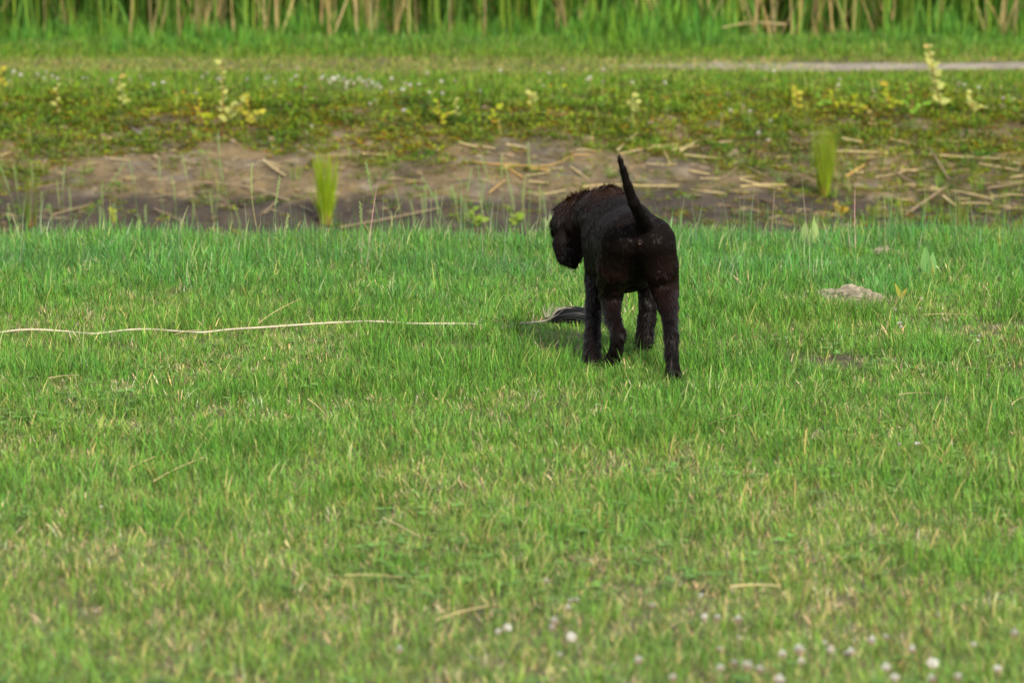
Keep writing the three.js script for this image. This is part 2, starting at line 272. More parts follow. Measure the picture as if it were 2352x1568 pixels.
// ------------------------------------------------------------------ far verge grass
{
  seed(303);
  const verge = stuffGroup('verge_grass', 'low green grass on the far side of the ditch', 'grass');
  const low = [0, 1, 2].map(() => tuft(14, 0.55, 0.075, 0.7, 1.1, 0.1, 3)), list = low.map(() => []);
  for (let d = 19.9; d < 24.4; d += 0.058) for (let x0 = -5.4; x0 < 5.4; x0 += 0.058) {
    const x = x0 + gau() * 0.04, dd = d + gau() * 0.04, t = bankT(x, dd); if (t < 6.5 + ran(-0.3, 0.5)) continue;
    const [pa, pb] = pathEdge(x), onPath = dd > pa - 0.05 && dd < pb + 0.05, worn = sstep(21.5, 22.0, dd) * (1 - sstep(22.9, 23.3, dd)), left = 1 - sstep(0.5, 1.0, x + 0.4 * (fbm(x * 2, 5, 2) - 0.5));
    if (onPath && rnd() > left * 0.97 + sstep(0.56, 0.66, fbm(x * 2.2 + 4, dd * 1.2, 2)) * 0.7) continue;
    const n = fbm(x * 1.4, dd * 1.4, 3), tall = sstep(23.0, 24.2, dd), hgt = mix(mix(0.05, 0.03, worn), 0.085, tall) * mix(0.7, 1.4, n) * ran(0.75, 1.2);
    const c = lin(0.11, 0.275, 0.015).lerp(lin(0.22, 0.34, 0.025), ran(0, 0.6)).lerp(lin(0.40, 0.39, 0.13), clamp(worn * ran(0.05, 0.6) + (rnd() < 0.1 ? 0.5 : 0), 0, 1)).lerp(lin(0.12, 0.30, 0.045), tall * ran(0.3, 0.9)).multiplyScalar(ran(0.75, 1.2));
    const s = mix(hgt, 0.06, 0.5); list[rnd() * 3 | 0].push({ p: V(x, ground(x, dd), -dd), s: [s, hgt, s], turn: rnd() * 6.28, tilt: [gau() * 0.12, gau() * 0.12], c });
  }
  low.forEach((g, k) => scatter(verge, 'grass_tufts', g, M.grass, list[k]));
  const tallG = stuffGroup('tall_grass', 'tall soft green grass along the foot of the reed bed', 'grass');
  const tg = [0, 1, 2].map(() => tuft(13, 0.3, 0.05, 0.35, 0.9, 0.03, 4)), tl = tg.map(() => []);
  for (let k = 0; k < 4300; k++) { const d = ran(23.5, 25.6), x = ran(-5.8, 5.8), n = fbm(x * 1.1 + 60, d * 0.8, 3), rise = sstep(23.4, 24.9, d); if (rnd() > 0.35 + rise) continue; const h = mix(0.07, 0.2, rise) * mix(0.25, 1.75, sstep(0.25, 0.75, n)) * ran(0.8, 1.15), s = mix(h * 0.8, 0.12, 0.4); tl[k % 3].push({ p: V(x, ground(x, d), -d), s: [s, h, s], turn: rnd() * 6.28, tilt: [gau() * 0.1, gau() * 0.1], c: jitter(lin(0.085, 0.29, 0.04).lerp(lin(0.17, 0.34, 0.025), rnd()), 0.4) }); }
  tg.forEach((g, k) => scatter(tallG, 'tall_tufts', g, M.grass, tl[k]));
}

// ------------------------------------------------------------------ low weeds on the far bank
{
  seed(404);
  const weeds = stuffGroup('bank_weeds', 'low creeping yellow-green weeds covering the ditch bank', 'weeds');
  const clump = (n, leaf) => { const b = new Build(); for (let k = 0; k < n; k++) { const a = rnd() * 6.28, r = Math.sqrt(rnd()), y = Math.abs(gau()) * 0.5 * (1.1 - r * 0.6) + 0.06, dir = V(Math.cos(a + ran(-1, 1)), ran(-0.2, 0.9), Math.sin(a + ran(-1, 1))).normalize(), nor = V(gau() * 0.5, 1, gau() * 0.5 + 0.2).normalize(), t = ran(0.6, 1.35), c = rnd() < 0.06 ? lin(2.0 * t, 0.6 * t, 0.7 * t) : rnd() < 0.2 ? lin(1.35 * t, 1.2 * t, 0.6 * t) : lin(t, t, t); leafShape(b, V(Math.cos(a) * r, y, Math.sin(a) * r), dir, nor.addScaledVector(dir, -nor.dot(dir)).normalize(), leaf * ran(0.6, 1.3), leaf * ran(0.4, 0.6), c, 0.2, 3, 0.2); } for (let k = 0; k < 7; k++) { const a = rnd() * 6.28; b.tube([V(0, 0, 0), V(Math.cos(a) * 0.4, 0.15, Math.sin(a) * 0.4), V(Math.cos(a) * 0.9, 0.25, Math.sin(a) * 0.9)], [0.03, 0.025, 0.02], 3, lin(1.9, 0.6, 0.6)); } return b.geo(); };
  const gs = [clump(30, 0.34), clump(34, 0.3), clump(26, 0.4)], list = gs.map(() => []);
  const seedlings = [0, 1].map(() => tuft(12, 0.5, 0.055, 0.9, 0.9, 0.1, 3)), sl = seedlings.map(() => []);
  for (let d = 17.3; d < 21.6; d += 0.036) for (let x0 = -5.1; x0 < 5.1; x0 += 0.036) {
    const x = x0 + gau() * 0.03, dd = d + gau() * 0.03, t = bankT(x, dd), n = fbm(x * 1.5 + 31, dd * 1.9 + 5, 3), n2 = fbm(x * 5 + 1, dd * 5, 2);
    const right = sstep(-0.2, 1.6, x), left = 1 - sstep(-2.1, -1.2, x);
    let cover = sstep(5.35, 6.5, t + (n - 0.5) * 3.2 + right * 0.35 + left * 0.3 + 0.5 - 0.75 * Math.exp(-(((x + 1.8) / 0.45) ** 2))) * (1 - sstep(6.9, 7.4, t + (n2 - 0.5) * 1.0));
    cover = Math.max(cover * mix(0.5, 1.1, sstep(0.36, 0.55, n2)), sstep(0.6, 0.72, n2) * 0.5 * sstep(4.6, 5.2, t) * (1 - sstep(7.4, 7.8, t)), (rnd() < 0.06 && t > 4.0 && t < 7) ? 0.6 : 0, sstep(0.54, 0.64, fbm(x * 1.9 + 77, dd * 2.2, 2)) * sstep(0.3, 0.9, x) * 0.55 * sstep(3.9, 4.4, t) * (1 - sstep(5.6, 6, t)));
    if (rnd() > cover * 0.95) continue;
    const s = ran(0.026, 0.06) * mix(0.65, 1.15, sstep(5.2, 6.6, t)), c = lin(0.15, 0.26, 0.010).lerp(lin(0.33, 0.36, 0.012), ran(0, 0.75)).lerp(lin(0.07, 0.22, 0.015), clamp(ran(-0.3, 0.6) + (n2 - 0.5) * 1.8, 0, 1)).multiplyScalar(ran(0.45, 1.3)), k = rnd() * 3 | 0;
    list[k].push({ p: V(x, ground(x, dd) - 0.004, -dd), s: [s, s * ran(0.8, 1.4), s], turn: rnd() * 6.28, tilt: [gau() * 0.2, gau() * 0.2], c });
    if (rnd() < 0.06) sl[k % 2].push({ p: V(x, ground(x, dd), -dd), s: [0.05, ran(0.04, 0.1), 0.05], turn: rnd() * 6.28, c: jitter(lin(0.16, 0.32, 0.04), 0.4) });
  }
  gs.forEach((g, k) => scatter(weeds, 'weed_clumps', g, M.leaf, list[k]));
  seedlings.forEach((g, k) => scatter(weeds, 'grass_seedlings', g, M.grass, sl[k]));
}

// crumbs and clods of soil
{
  seed(454);
  const clods = stuffGroup('soil_clods', 'crumbly brown clods of earth strewn over the ditch bank', 'soil');
  const gs = [0, 1, 2].map((q) => { const g = new THREE.IcosahedronGeometry(1, 2), p = g.attributes.position; for (let i = 0; i < p.count; i++) { const k = 0.65 + 0.7 * fbm(p.getX(i) * 1.7 + q * 9, p.getZ(i) * 1.7 + p.getY(i) * 1.3, 3); p.setXYZ(i, p.getX(i) * k, p.getY(i) * k * 0.65, p.getZ(i) * k); } g.computeVertexNormals(); return paint(g, lin(1, 1, 1)); }), list = gs.map(() => []);
  for (let k = 0; k < 6400; k++) { const x = ran(-5, 5), d = ran(17, 20.6), t = bankT(x, d); if (t < 4 || t > 7.2 || fbm(x * 2 + 8, d * 2.4, 3) < ran(0.3, 0.62)) continue; const s = 0.004 + 0.018 * Math.pow(rnd(), 3), h = ground(x, d), darker = h < -0.32; list[k % 3].push({ p: V(x, h + s * 0.15, -d), s: [s * ran(0.8, 1.5), s, s * ran(0.8, 1.3)], turn: rnd() * 6.28, tilt: [gau() * 0.4, gau() * 0.4], c: jitter(darker ? lin(0.085, 0.06, 0.037) : lin(0.19, 0.14, 0.07).lerp(lin(0.25, 0.21, 0.14), rnd() * 0.5), 0.4) }); }  // clods low in the ditch take the deeper brown of the mud there
  gs.forEach((g, k) => scatter(clods, 'clods', g, M.mound, list[k]));
  const litter = stuffGroup('straw_litter', 'short bits of dry straw matted over the ditch bank', 'straw');
  const bits = [0, 1, 2].map(() => { const b = new Build(); for (let k = 0; k < 5; k++) { const a = gau() * 1.6, l = ran(0.4, 1.2), p = V(gau() * 0.5, 0.02 + rnd() * 0.08, gau() * 0.5), q = V(Math.cos(a) * l, gau() * 0.07, Math.sin(a) * l), t = ran(0.6, 1.3); b.ribbon([p.clone(), p.clone().addScaledVector(q, 0.5).add(V(0, 0.04, 0)), p.clone().add(q)], [0.035, 0.04, 0], V(-Math.sin(a) * 0.8, 0.6, Math.cos(a) * 0.8), lin(t, t, t)); } return b.geo(); }), bl = bits.map(() => []);
  for (let k = 0; k < 4500; k++) { const x = ran(-5, 5), d = ran(17.4, 20.2), t = bankT(x, d), n = fbm(x * 1.3 + 90, d * 2.2, 3), rgt = sstep(-0.6, 0.6, x); if (t < 4.2 || t > 6.6 || n < ran(0.5, 0.8) - rgt * 0.17) continue; const s = ran(0.035, 0.09); bl[k % 3].push({ p: V(x, ground(x, d) + 0.002, -d), s: [s, s, s], turn: rnd() * 6.28, c: jitter(lin(0.42, 0.33, 0.16).lerp(lin(0.2, 0.15, 0.08), rnd()), 0.3) }); }
  bits.forEach((g, k) => scatter(litter, 'straw_bits', g, M.dry, bl[k]));
}

// ------------------------------------------------------------------ reed bed
const tanC = lin(0.52, 0.40, 0.17), greenC = lin(0.24, 0.38, 0.03);
function reedStem(b, h, r, lean, az, c, bow) {
  const pts = [], rad = []; for (let k = 0; k <= 7; k++) { const t = k / 7, q = h * t; pts.push(V(Math.cos(az) * (lean * q + bow * t * t * h), q - 0.02, Math.sin(az) * (lean * q + bow * t * t * h))); rad.push(r * (1 - 0.6 * t)); } b.tube(pts, rad, 5, c); return pts;
}
function reedLeaf(b, from, az, len, w, c, droop, rise = 1.1) {
  const pts = [], ws = [], n = 6, side = V(-Math.sin(az), 0, Math.cos(az)); let p = from.clone(), a = rise;
  for (let k = 0; k <= n; k++) { pts.push(p.clone()); ws.push(w * (k === 0 ? 0.5 : 1 - Math.pow(k / n, 2.2))); p.add(V(Math.cos(az) * Math.cos(a), Math.sin(a), Math.sin(az) * Math.cos(a)).multiplyScalar(len / n)); a -= droop / n; } b.ribbon(pts, ws, side, c);
}
{
  seed(505);
  const bed = stuffGroup('reed_bed', 'dense mass of green and tan reeds behind the front stems', 'reeds');
  const stand = (n, green) => { const b = new Build(); for (let k = 0; k < n; k++) { const x = ran(-0.12, 0.12), z = ran(-0.12, 0.12), sub = new Build(), t = ran(0.7, 1.25), dry = rnd() > green, c = dry ? lin(1.5 * t, 0.75 * t, 2.2 * t) : lin(t, t, t), az = rnd() * 6.28, pts = reedStem(sub, ran(1.3, 2.1), ran(0.0035, 0.006), Math.abs(gau()) * 0.09, az, c, ran(0, 0.05)); if (!dry) for (let m = 0; m < 6; m++) reedLeaf(sub, pts[1 + (m % 6)], rnd() * 6.28, ran(0.35, 0.7), ran(0.012, 0.024), lin(t * ran(0.5, 1.2), t * ran(0.8, 1.2), t), ran(0.3, 1.4), ran(0.8, 1.4)); if (rnd() < 0.8) for (let m = 0; m < 3; m++) reedLeaf(sub, V(ran(-0.05, 0.05), 0, ran(-0.05, 0.05)), rnd() * 6.28, ran(0.35, 0.9), ran(0.012, 0.022), lin(0.65 * t, 1.0 * t, 1.3 * t), ran(0, 0.7), ran(1.2, 1.5)); for (let q = 0; q < sub.p.length; q += 3) { sub.p[q] += x; sub.p[q + 2] += z; } const o = b.p.length / 3; b.p.push(...sub.p); b.c.push(...sub.c); b.i.push(...sub.i.map((i) => i + o)); } return b.geo(); };
  const gs = [stand(9, 0.85), stand(9, 0.7), stand(9, 0.55)], list = gs.map(() => []);
  for (let k = 0; k < 1900; k++) { const d = 25.0 + Math.pow(rnd(), 1.2) * 3.6, x = ran(-7, 7); list[rnd() * 3 | 0].push({ p: V(x, ground(x, d), -d), s: [1, ran(0.8, 1.15), 1], turn: rnd() * 6.28, c: jitter(greenC, 0.5).multiplyScalar(0.72) }); }  // tint dimmed: shade of the gaps behind the front stems put into the colour
  gs.forEach((g, k) => scatter(bed, 'reed_stand', g, M.leaf, list[k]));

  // the stems at the front, each its own
  const rows = [], mass = (x) => fbm(x * 0.9 + 70, 2.2, 3);
  for (let k = 0; k < 290; k++) { const x = -3.4 + 6.8 * (k + rnd() * 5 - 2.5) / 290 + 0.05 * Math.sin(k * 1.7), tan = rnd() < clamp(0.36 + (mass(x) - 0.5) * 2.2, 0.1, 0.85); rows.push({ x, d: ran(24.45, 25.3), tan }); }
  rows.sort((a, b) => a.x / a.d - b.x / b.d);
  const count = { t: 0, g: 0 };
  for (const r of rows) {
    const n = r.tan ? ++count.t : ++count.g, b = new Build(), c = jitter(r.tan ? tanC : greenC, 0.4), az = rnd() * 6.28, lean = r.tan ? Math.abs(gau()) * (rnd() < 0.45 ? 0.8 : 0.13) : Math.abs(gau()) * 0.1;
    const o = thing('reed_stem', r.tan ? 'dry tan reed stem, ' + ordinal(n) + ' tan stem from the left along the reed bed front' : 'green reed stem with leaves, ' + ordinal(n) + ' green one from the left at the front', 'reed', soilAt(r.x, r.d), r.tan ? 'dry reed stems' : 'green reed stems');
    const pts = reedStem(b, ran(1.4, 2.0), r.tan ? ran(0.0025, 0.0055) : ran(0.003, 0.0055), lean, az, c, ran(0, 0.04)); part('stem', b.geo(), M.stem, o);
    for (let m = 0; m < (r.tan ? 1 : 3); m++) { const l = new Build(); reedLeaf(l, pts[m === 0 ? 0 : 1 + m], rnd() * 6.28, ran(0.3, 0.7), ran(0.012, 0.022), jitter(r.tan ? tanC : lin(0.15, 0.34, 0.05), 0.4), ran(0, 1), ran(1.1, 1.45)); part('leaf', l.geo(), M.leaf, o); }
  }
}

// ------------------------------------------------------------------ dry stalks lying about
function stalk(pts, r, c, label, group, category = 'stalk', name = 'dry_stalk', flat = 0.6) {
  const base = pts[0].clone(), b = new Build(), P = new THREE.CatmullRomCurve3(pts.map((p) => p.clone().sub(base))).getPoints(Math.max(6, pts.length * 4)), n = P.length - 1;
  b.tube(P, P.map((_, k) => r * (1 - 0.25 * k / n) * (0.9 + 0.2 * rnd())), 6, P.map(() => jitter(c, 0.18)));
  const m = top(new THREE.Mesh(b.geo(), M.stem), name); m.position.copy(base); return tag(m, label, category, group);
}
{
  seed(606);
  const list = [   // [pixel points along the stalk..., radius, tone]
    [[[0, 358], [27, 347]], 5, 1], [[[83, 430], [144, 421]], 4, 0], [[[119, 493], [205, 470]], 4.5, 0], [[[252, 364], [295, 367]], 4.5, 1], [[[470, 420], [560, 429], [640, 452], [720, 487]], 6, 0], [[[555, 373], [590, 362]], 4, 0], [[[605, 367], [628, 386], [655, 403]], 6, 1], [[[605, 490], [637, 459]], 4.5, 0], [[[619, 266], [659, 261]], 5.5, 1], [[[353, 479], [392, 496], [428, 515]], 4.5, 0],
    [[[781, 522], [900, 500], [1011, 477]], 5, 0], [[[900, 409], [940, 413], [983, 420]], 5, 0], [[[831, 353], [893, 355]], 4.5, 1], [[[1055, 328], [1094, 337]], 6, 1], [[[1109, 337], [1137, 341]], 5.5, 1], [[[1163, 331], [1209, 339]], 5, 1], [[[1091, 373], [1159, 378], [1260, 380], [1321, 356], [1357, 355]], 4.5, 2], [[[1159, 382], [1202, 408]], 6, 2], [[[1123, 443], [1159, 414]], 4.5, 2], [[[1213, 416], [1260, 420]], 4.5, 1], [[[1217, 386], [1260, 390]], 6.5, 2], [[[1418, 346], [1440, 325], [1463, 305]], 6, 1], [[[1310, 382], [1353, 412]], 4, 1], [[[1336, 428], [1400, 425], [1559, 428]], 5, 1], [[[1422, 353], [1490, 340], [1559, 331]], 4.5, 1], [[[1523, 340], [1541, 378]], 4.5, 1],
    [[[1562, 347], [1602, 324]], 6.5, 1], [[[1569, 355], [1656, 364]], 5, 1], [[[1584, 392], [1630, 400]], 5.5, 1], [[[1702, 428], [1750, 424], [1807, 425]], 6, 1], [[[1720, 385], [1770, 410]], 4.5, 0], [[[1933, 317], [1980, 326]], 7, 1], [[[2045, 319], [2090, 329], [2138, 342]], 6, 1], [[[2117, 320], [2145, 355], [2181, 412]], 5.5, 0], [[[1922, 347], [2000, 349], [2095, 355]], 5.5, 1], [[[2135, 355], [2240, 361], [2352, 366]], 5, 1], [[[2250, 376], [2343, 392]], 6, 1], [[[1944, 405], [1987, 378]], 6.5, 2], [[[2135, 430], [2210, 441], [2286, 457]], 5, 1], [[[2080, 493], [2130, 459], [2174, 428]], 7, 0], [[[2167, 450], [2196, 472]], 6, 1], [[[2268, 432], [2352, 419]], 6, 0], [[[2300, 445], [2352, 448]], 5, 1], [[[2246, 313], [2297, 313]], 5, 0], [[[2062, 398], [2100, 420]], 4, 0], [[[1660, 410], [1700, 380]], 4, 0],
    [[[1250, 446], [1300, 436]], 4, 1], [[[1880, 330], [1905, 322]], 5, 0], [[[40, 300], [70, 305]], 4, 0], [[[277, 268], [300, 290], [326, 312]], 4, 3],
  ];
  for (let k = 0; k < 46; k++) { const x = ran(1040, 2330), y = mix(322, 470, rnd()), l = ran(18, 80), a = gau() * 0.5; list.push([[[x, y], [x + l * 0.5, y + a * l * 0.2 + gau() * 3], [x + l * Math.cos(a), y + l * Math.sin(a) * 0.45]], ran(2.5, 5), rnd() < 0.65 ? 1 : 0]); }
  const tones = [lin(0.26, 0.19, 0.115), lin(0.52, 0.41, 0.2), lin(0.48, 0.3, 0.09), lin(0.25, 0.23, 0.22)];
  list.sort((a, b) => a[0][0][0] - b[0][0][0]);
  const kinds = ['dull brown', 'pale straw-coloured', 'orange-brown', 'grey'], seen = [0, 0, 0, 0];
  const total = [0, 1, 2, 3].map((k) => list.filter((l) => l[2] === k).length);
  for (const [px, r, tone] of list) {
    seen[tone]++; const bent = px.length > 3 ? 'long bent ' : '';
    const pts = px.map(([x, y]) => spot(x, y, r / 1000 + 0.006));
    stalk(pts, r / 1000, tones[tone], total[tone] === 1 ? 'dark grey twig lying on the bank below the pale sapling' : bent + kinds[tone] + ' reed stalk on the bank, ' + ordinal(seen[tone]) + ' ' + kinds[tone] + ' one from the left', 'dry reed stalks on the ditch bank');
  }
  // stalks fallen in front of the reeds
  const fallen = [[[[888, 103], [930, 92], [985, 84], [1075, 97]], 'pale fallen reed stalk lying along the grass below the reeds'], [[[1575, 88], [1650, 66], [1730, 52], [1805, 56]], 'long fallen reed stalk arching over the grass above the path']];
  for (const [px, label] of fallen) stalk(px.map(([x, y]) => pointAt(x, y, 24.55 + 0.001 * (x % 97))), 0.009, tones[1], label, 'fallen reed stalks');
  // straws on the lawn
  const G = 'dry straws on the lawn';
  const straws = [
    [[592, 742, 0.03], [692, 684, 0.085], 1.6, 'thin straw sticking up at a slant behind the white rope'],
    [[400, 768, 0.03], [462, 757, 0.034], 1.5, 'thin straw lying against the white rope'],
    [[350, 1106, 0.02], [466, 1050, 0.035], 2.6, 'long pale straw slanting in the near lawn by the frame edge'],
    [[288, 1082, 0.02], [356, 1048, 0.03], 1.6, 'faint thin straw beside the long pale straw in the near lawn'],
    [[878, 1189, 0.035], [966, 1234, 0.025], 2.8, 'pale straw sloping down to the right in the near lawn'],
    [[1000, 1424, 0.02], [1125, 1390, 0.035], 2.4, 'straw lying in the grass near the lower clover flowers'],
    [[1678, 1346, 0.03], [1788, 1345, 0.03], 3.2, 'flat tan straw above the row of three clover heads'],
    [[1622, 976, 0.02], [1697, 952, 0.04], 1.8, 'short straw below the puppy'],
    [[1817, 833, 0.01], [1832, 795, 0.055], 2.6, 'short pale upright twig at the bare earth patch'],
    [[2065, 906, 0.035], [2140, 903, 0.04], 1.3, 'thin arched straw in the lawn below the bare earth patch'],
    [[2120, 722, 0.035], [2240, 724, 0.035], 1.3, 'thin level straw by the small white flowers'],
    [[790, 1320, 0.03], [925, 1326, 0.03], 2.0, 'level faint straw low in the near lawn'],
    [[707, 916, 0.045], [747, 952, 0.02], 2.4, 'short bent straw in the lawn below the rope'],
    [[905, 1455, 0.01], [908, 1392, 0.05], 2.6, 'upright dry stalk in the blurred near grass'],
    [[2325, 930, 0.03], [2352, 912, 0.04], 2.2, 'straw at the far edge of the lawn beside the frame'],
    [[800, 715, 0.03], [850, 700, 0.06], 1.4, 'thin straw curled behind the middle of the rope'],
    [[110, 868, 0.03], [180, 862, 0.035], 1.8, 'orange-tan straw under the rope near the frame'],
  ];
  for (const [a, b, r, label] of straws) stalk([spot(a[0], a[1], a[2] * 0.9), spot((a[0] + b[0]) / 2 + ran(-3, 3), (a[1] + b[1]) / 2 - 3, (a[2] + b[2]) * 0.46), spot(b[0], b[1], b[2] * 1)], r / 1600, jitter(lin(0.55, 0.45, 0.22), 0.2), label, G, 'straw', 'dry_straw');
}

// ------------------------------------------------------------------ rush clumps in the ditch
function rushClump(px, py, hgt, spread, n, label, tint) {
  const o = thing('rush_clump', label, 'rush', spot(px, py), 'rush clumps in the ditch'), b = new Build(), s = new Build();
  for (let k = 0; k < n; k++) { const a = rnd() * 6.28, r = Math.sqrt(rnd()), bx = Math.cos(a) * r * 0.022, bz = Math.sin(a) * r * 0.022, l = hgt * (0.42 + 0.78 * Math.pow(rnd(), 0.8)), out = spread * r * ran(0.5, 1.1), c = jitter(rnd() < 0.08 ? lin(0.36, 0.27, 0.1) : tint, 0.55), pts = [], ws = []; for (let q = 0; q <= 5; q++) { const t = q / 5; pts.push(V(bx + Math.cos(a) * out * Math.pow(t, 1.25), l * t * (1 - 0.08 * r * t), bz + Math.sin(a) * out * Math.pow(t, 1.25))); ws.push(0.0025 * (1 - 0.88 * t)); } b.tube(pts, ws, 3, c); if (k % 2 === 0) s.tube(pts.slice(0, 2).map((p) => p.clone()), [0.0034, 0.0022], 4, jitter(lin(0.3, 0.12, 0.05), 0.4)); }
  const m = part('blades', b.geo(), M.leaf, o); m.userData.kind = 'stuff'; part('sheaths', s.geo(), M.stem, o).userData.label = 'reddish brown sheaths at the foot'; return o;
}
seed(707);
rushClump(748, 516, 0.30, 0.058, 250, 'upright bright green rush clump with reddish foot in the darker mud', lin(0.36, 0.52, 0.015));
rushClump(1894, 452, 0.30, 0.052, 230, 'yellow-green rush clump among straw, further up the bank than the other', lin(0.31, 0.43, 0.02));
rushClump(2207, 522, 0.13, 0.03, 40, 'short rush tuft half hidden behind the lawn edge', lin(0.2, 0.28, 0.035));
rushClump(70, 520, 0.2, 0.03, 26, 'small rush tuft at the ditch foot by the frame edge', lin(0.16, 0.26, 0.03));

// ------------------------------------------------------------------ young leafy plants on the bank
function sapling(base, tipPx, nLeaf, leafLen, tint, label, red = true, branches = 0, group = 'young leafy plants on the ditch bank') {
  const P = spot(...base), T = pointAt(tipPx[0], tipPx[1], -P.z - 0.02), o = thing('young_plant', label, 'plant', P, group), tip = T.sub(P);
  const axes = [curve(V(0, -0.01, 0), tip, 0, 6, V(ran(-0.015, 0.015), 0, ran(-0.02, 0.02)))];
  for (let k = 0; k < branches; k++) { const f = axes[0][1 + (k % 3)], a = k * 2.4 + rnd(); axes.push(curve(f, f.clone().add(V(Math.cos(a) * tip.y * 0.42, tip.y * ran(0.25, 0.45), Math.sin(a) * tip.y * 0.3)), 0.01, 5)); }
  axes.forEach((ax, i) => { const b = new Build(), c = red ? jitter(lin(0.34, 0.11, 0.045), 0.3) : jitter(lin(0.25, 0.27, 0.09), 0.2); b.tube(ax, ax.map((_, k) => (i ? 0.0016 : 0.0026) * (1 - 0.5 * k / ax.length)), 5, c); part(i ? 'branch' : 'stem', b.geo(), M.stem, o); });
  for (let k = 0; k < nLeaf; k++) {
    const ax = axes[k % axes.length], t = 0.22 + 0.82 * ((k / axes.length | 0) + rnd() * 0.6) / Math.max(1, nLeaf / axes.length), f = Math.min(ax.length - 1.001, t * (ax.length - 1)), q = ax[f | 0].clone().lerp(ax[(f | 0) + 1], f % 1), a = k * 2.4 + rnd() * 0.7;
    const dir = V(Math.cos(a), ran(0.1, 0.9), Math.sin(a)).normalize(), nor = V(gau() * 0.4, 0.6, 0.8 + gau() * 0.4); nor.addScaledVector(dir, -nor.dot(dir)).normalize();
    const b = new Build(), L = leafLen * ran(0.5, 1.05), c = jitter(tint, 0.3).lerp(lin(0.45, 0.22, 0.04), rnd() < 0.04 ? 0.5 : 0); leafShape(b, V(0, 0, 0), dir, nor, L, L * ran(0.62, 0.82), c, 0.1, 5, 0.12, 0.8); const m = part('leaf', b.geo(), M.leaf, o); m.position.copy(q);
  }
  return o;
}
seed(808);
const pale = lin(0.47, 0.50, 0.14), lime = lin(0.36, 0.42, 0.02), gold = lin(0.44, 0.42, 0.045), fresh = lin(0.2, 0.38, 0.035);
[
  [[281, 250], [272, 172], 9, 0.05, pale, 'slim pale green sapling alone above the grey twig', false, 0],
  [[508, 318], [508, 142], 24, 0.05, pale, 'tallest pale yellow sapling on the near-left bank with red stem', true, 1],
  [[480, 300], [456, 226], 12, 0.04, lime, 'small lime sapling touching the tallest pale yellow one', true, 1],
  [[568, 296], [572, 222], 13, 0.052, gold, 'golden leafy sapling beside the tallest pale yellow one', true, 2],
  [[133, 268], [131, 190], 6, 0.034, pale, 'thin pale seedling near the frame edge on the bank', true, 0],
  [[6, 205], [2, 160], 6, 0.05, gold, 'golden leaves of a plant cut by the frame edge', true, 0],
  [[1223, 250], [1221, 213], 7, 0.045, pale, 'short pale yellow plant in the middle of the bank', false, 0],
  [[1131, 288], [1142, 246], 6, 0.04, lime, 'little lime plant left of the short pale yellow plant', true, 0],
  [[1014, 290], [1006, 228], 12, 0.036, lime, 'bushy lime plant below the white clover patch', true, 2],
  [[1046, 272], [1046, 228], 6, 0.036, pale, 'pale sprig beside the bushy lime plant', false, 0],
  [[1384, 262], [1390, 214], 7, 0.042, fresh, 'green plant on the bank above the puppy tail', false, 0],
  [[1464, 268], [1462, 222], 8, 0.046, pale, 'pale leafed plant on the bank right of the puppy tail', false, 0],
  [[1832, 256], [1827, 204], 7, 0.045, gold, 'orange-tinged plant at the start of the bank row', true, 0],
  [[1890, 250], [1882, 206], 9, 0.04, fresh, 'bright green plant next to the orange-tinged one', false, 1],
  [[1925, 258], [1916, 208], 9, 0.042, lime, 'lime plant between the bright green and the reddish plants', true, 1],
  [[1968, 265], [1962, 222], 9, 0.042, lime, 'lime plant with a reddish top leaf', true, 1],
  [[2046, 262], [2040, 186], 12, 0.042, lime, 'mid-height lime sapling left of the tall pale one', true, 2],
  [[2092, 280], [2086, 190], 14, 0.044, fresh, 'fresh green bushy sapling under the tall pale one', true, 2],
  [[2168, 268], [2133, 106], 22, 0.056, pale, 'tallest pale sapling reaching up in front of the path', true, 0],
  [[2240, 268], [2232, 212], 11, 0.045, pale, 'low pale sapling right of the tallest one', true, 2],
  [[2010, 296], [2003, 258], 5, 0.04, lin(0.42, 0.36, 0.12), 'tan-leafed small plant on bare soil of the bank', true, 0],
  [[2330, 262], [2318, 222], 7, 0.035, fresh, 'narrow green plant at the far end of the bank', false, 0],
  [[1092, 525], [1086, 480], 9, 0.05, lin(0.2, 0.32, 0.03), 'bright green broad weed behind the seeding grass', false, 1],
  [[1172, 522], [1176, 470], 8, 0.055, lin(0.22, 0.33, 0.03), 'taller bright weed behind the grass by the puppy head', false, 1],
  [[1930, 492], [1925, 468], 7, 0.04, lin(0.36, 0.26, 0.03), 'ochre low weed below the yellow-green rush clump', false, 1],
  [[252, 512], [256, 482], 7, 0.035, lime, 'yellowing small weed on the darker mud', false, 0],
].forEach((a) => sapling(a[0], a[1], a[2], a[3], a[4], a[5], a[6], a[7]));

// broad leaves in the lawn
function broadLeaf(px, py, leaves, label) { const P = spot(px, py), o = thing('broadleaf_plant', label, 'plant', P, 'broad-leafed plants in the lawn'); for (const [tx, ty, wid, az, c, curl] of leaves) { const T = pointAt(tx, ty, -P.z).sub(P), b = new Build(), dir = T.clone().normalize(), nor = V(Math.sin(az), 0.1, Math.cos(az)); nor.addScaledVector(dir, -nor.dot(dir)).normalize(); leafShape(b, V(0, 0, 0), dir, nor, T.length(), wid, c, 0.35, 8, curl); part('leaf', b.geo(), M.leaf, o); } return o; }
broadLeaf(1862, 572, [[1846, 512, 0.04, -0.5, lin(0.38, 0.52, 0.18), 0.1], [1876, 508, 0.04, 0.4, lin(0.36, 0.5, 0.18), 0.15], [1872, 492, 0.012, 0, lin(0.35, 0.5, 0.14), 0.05]], 'pale broad leaf pair standing on the lawn edge');
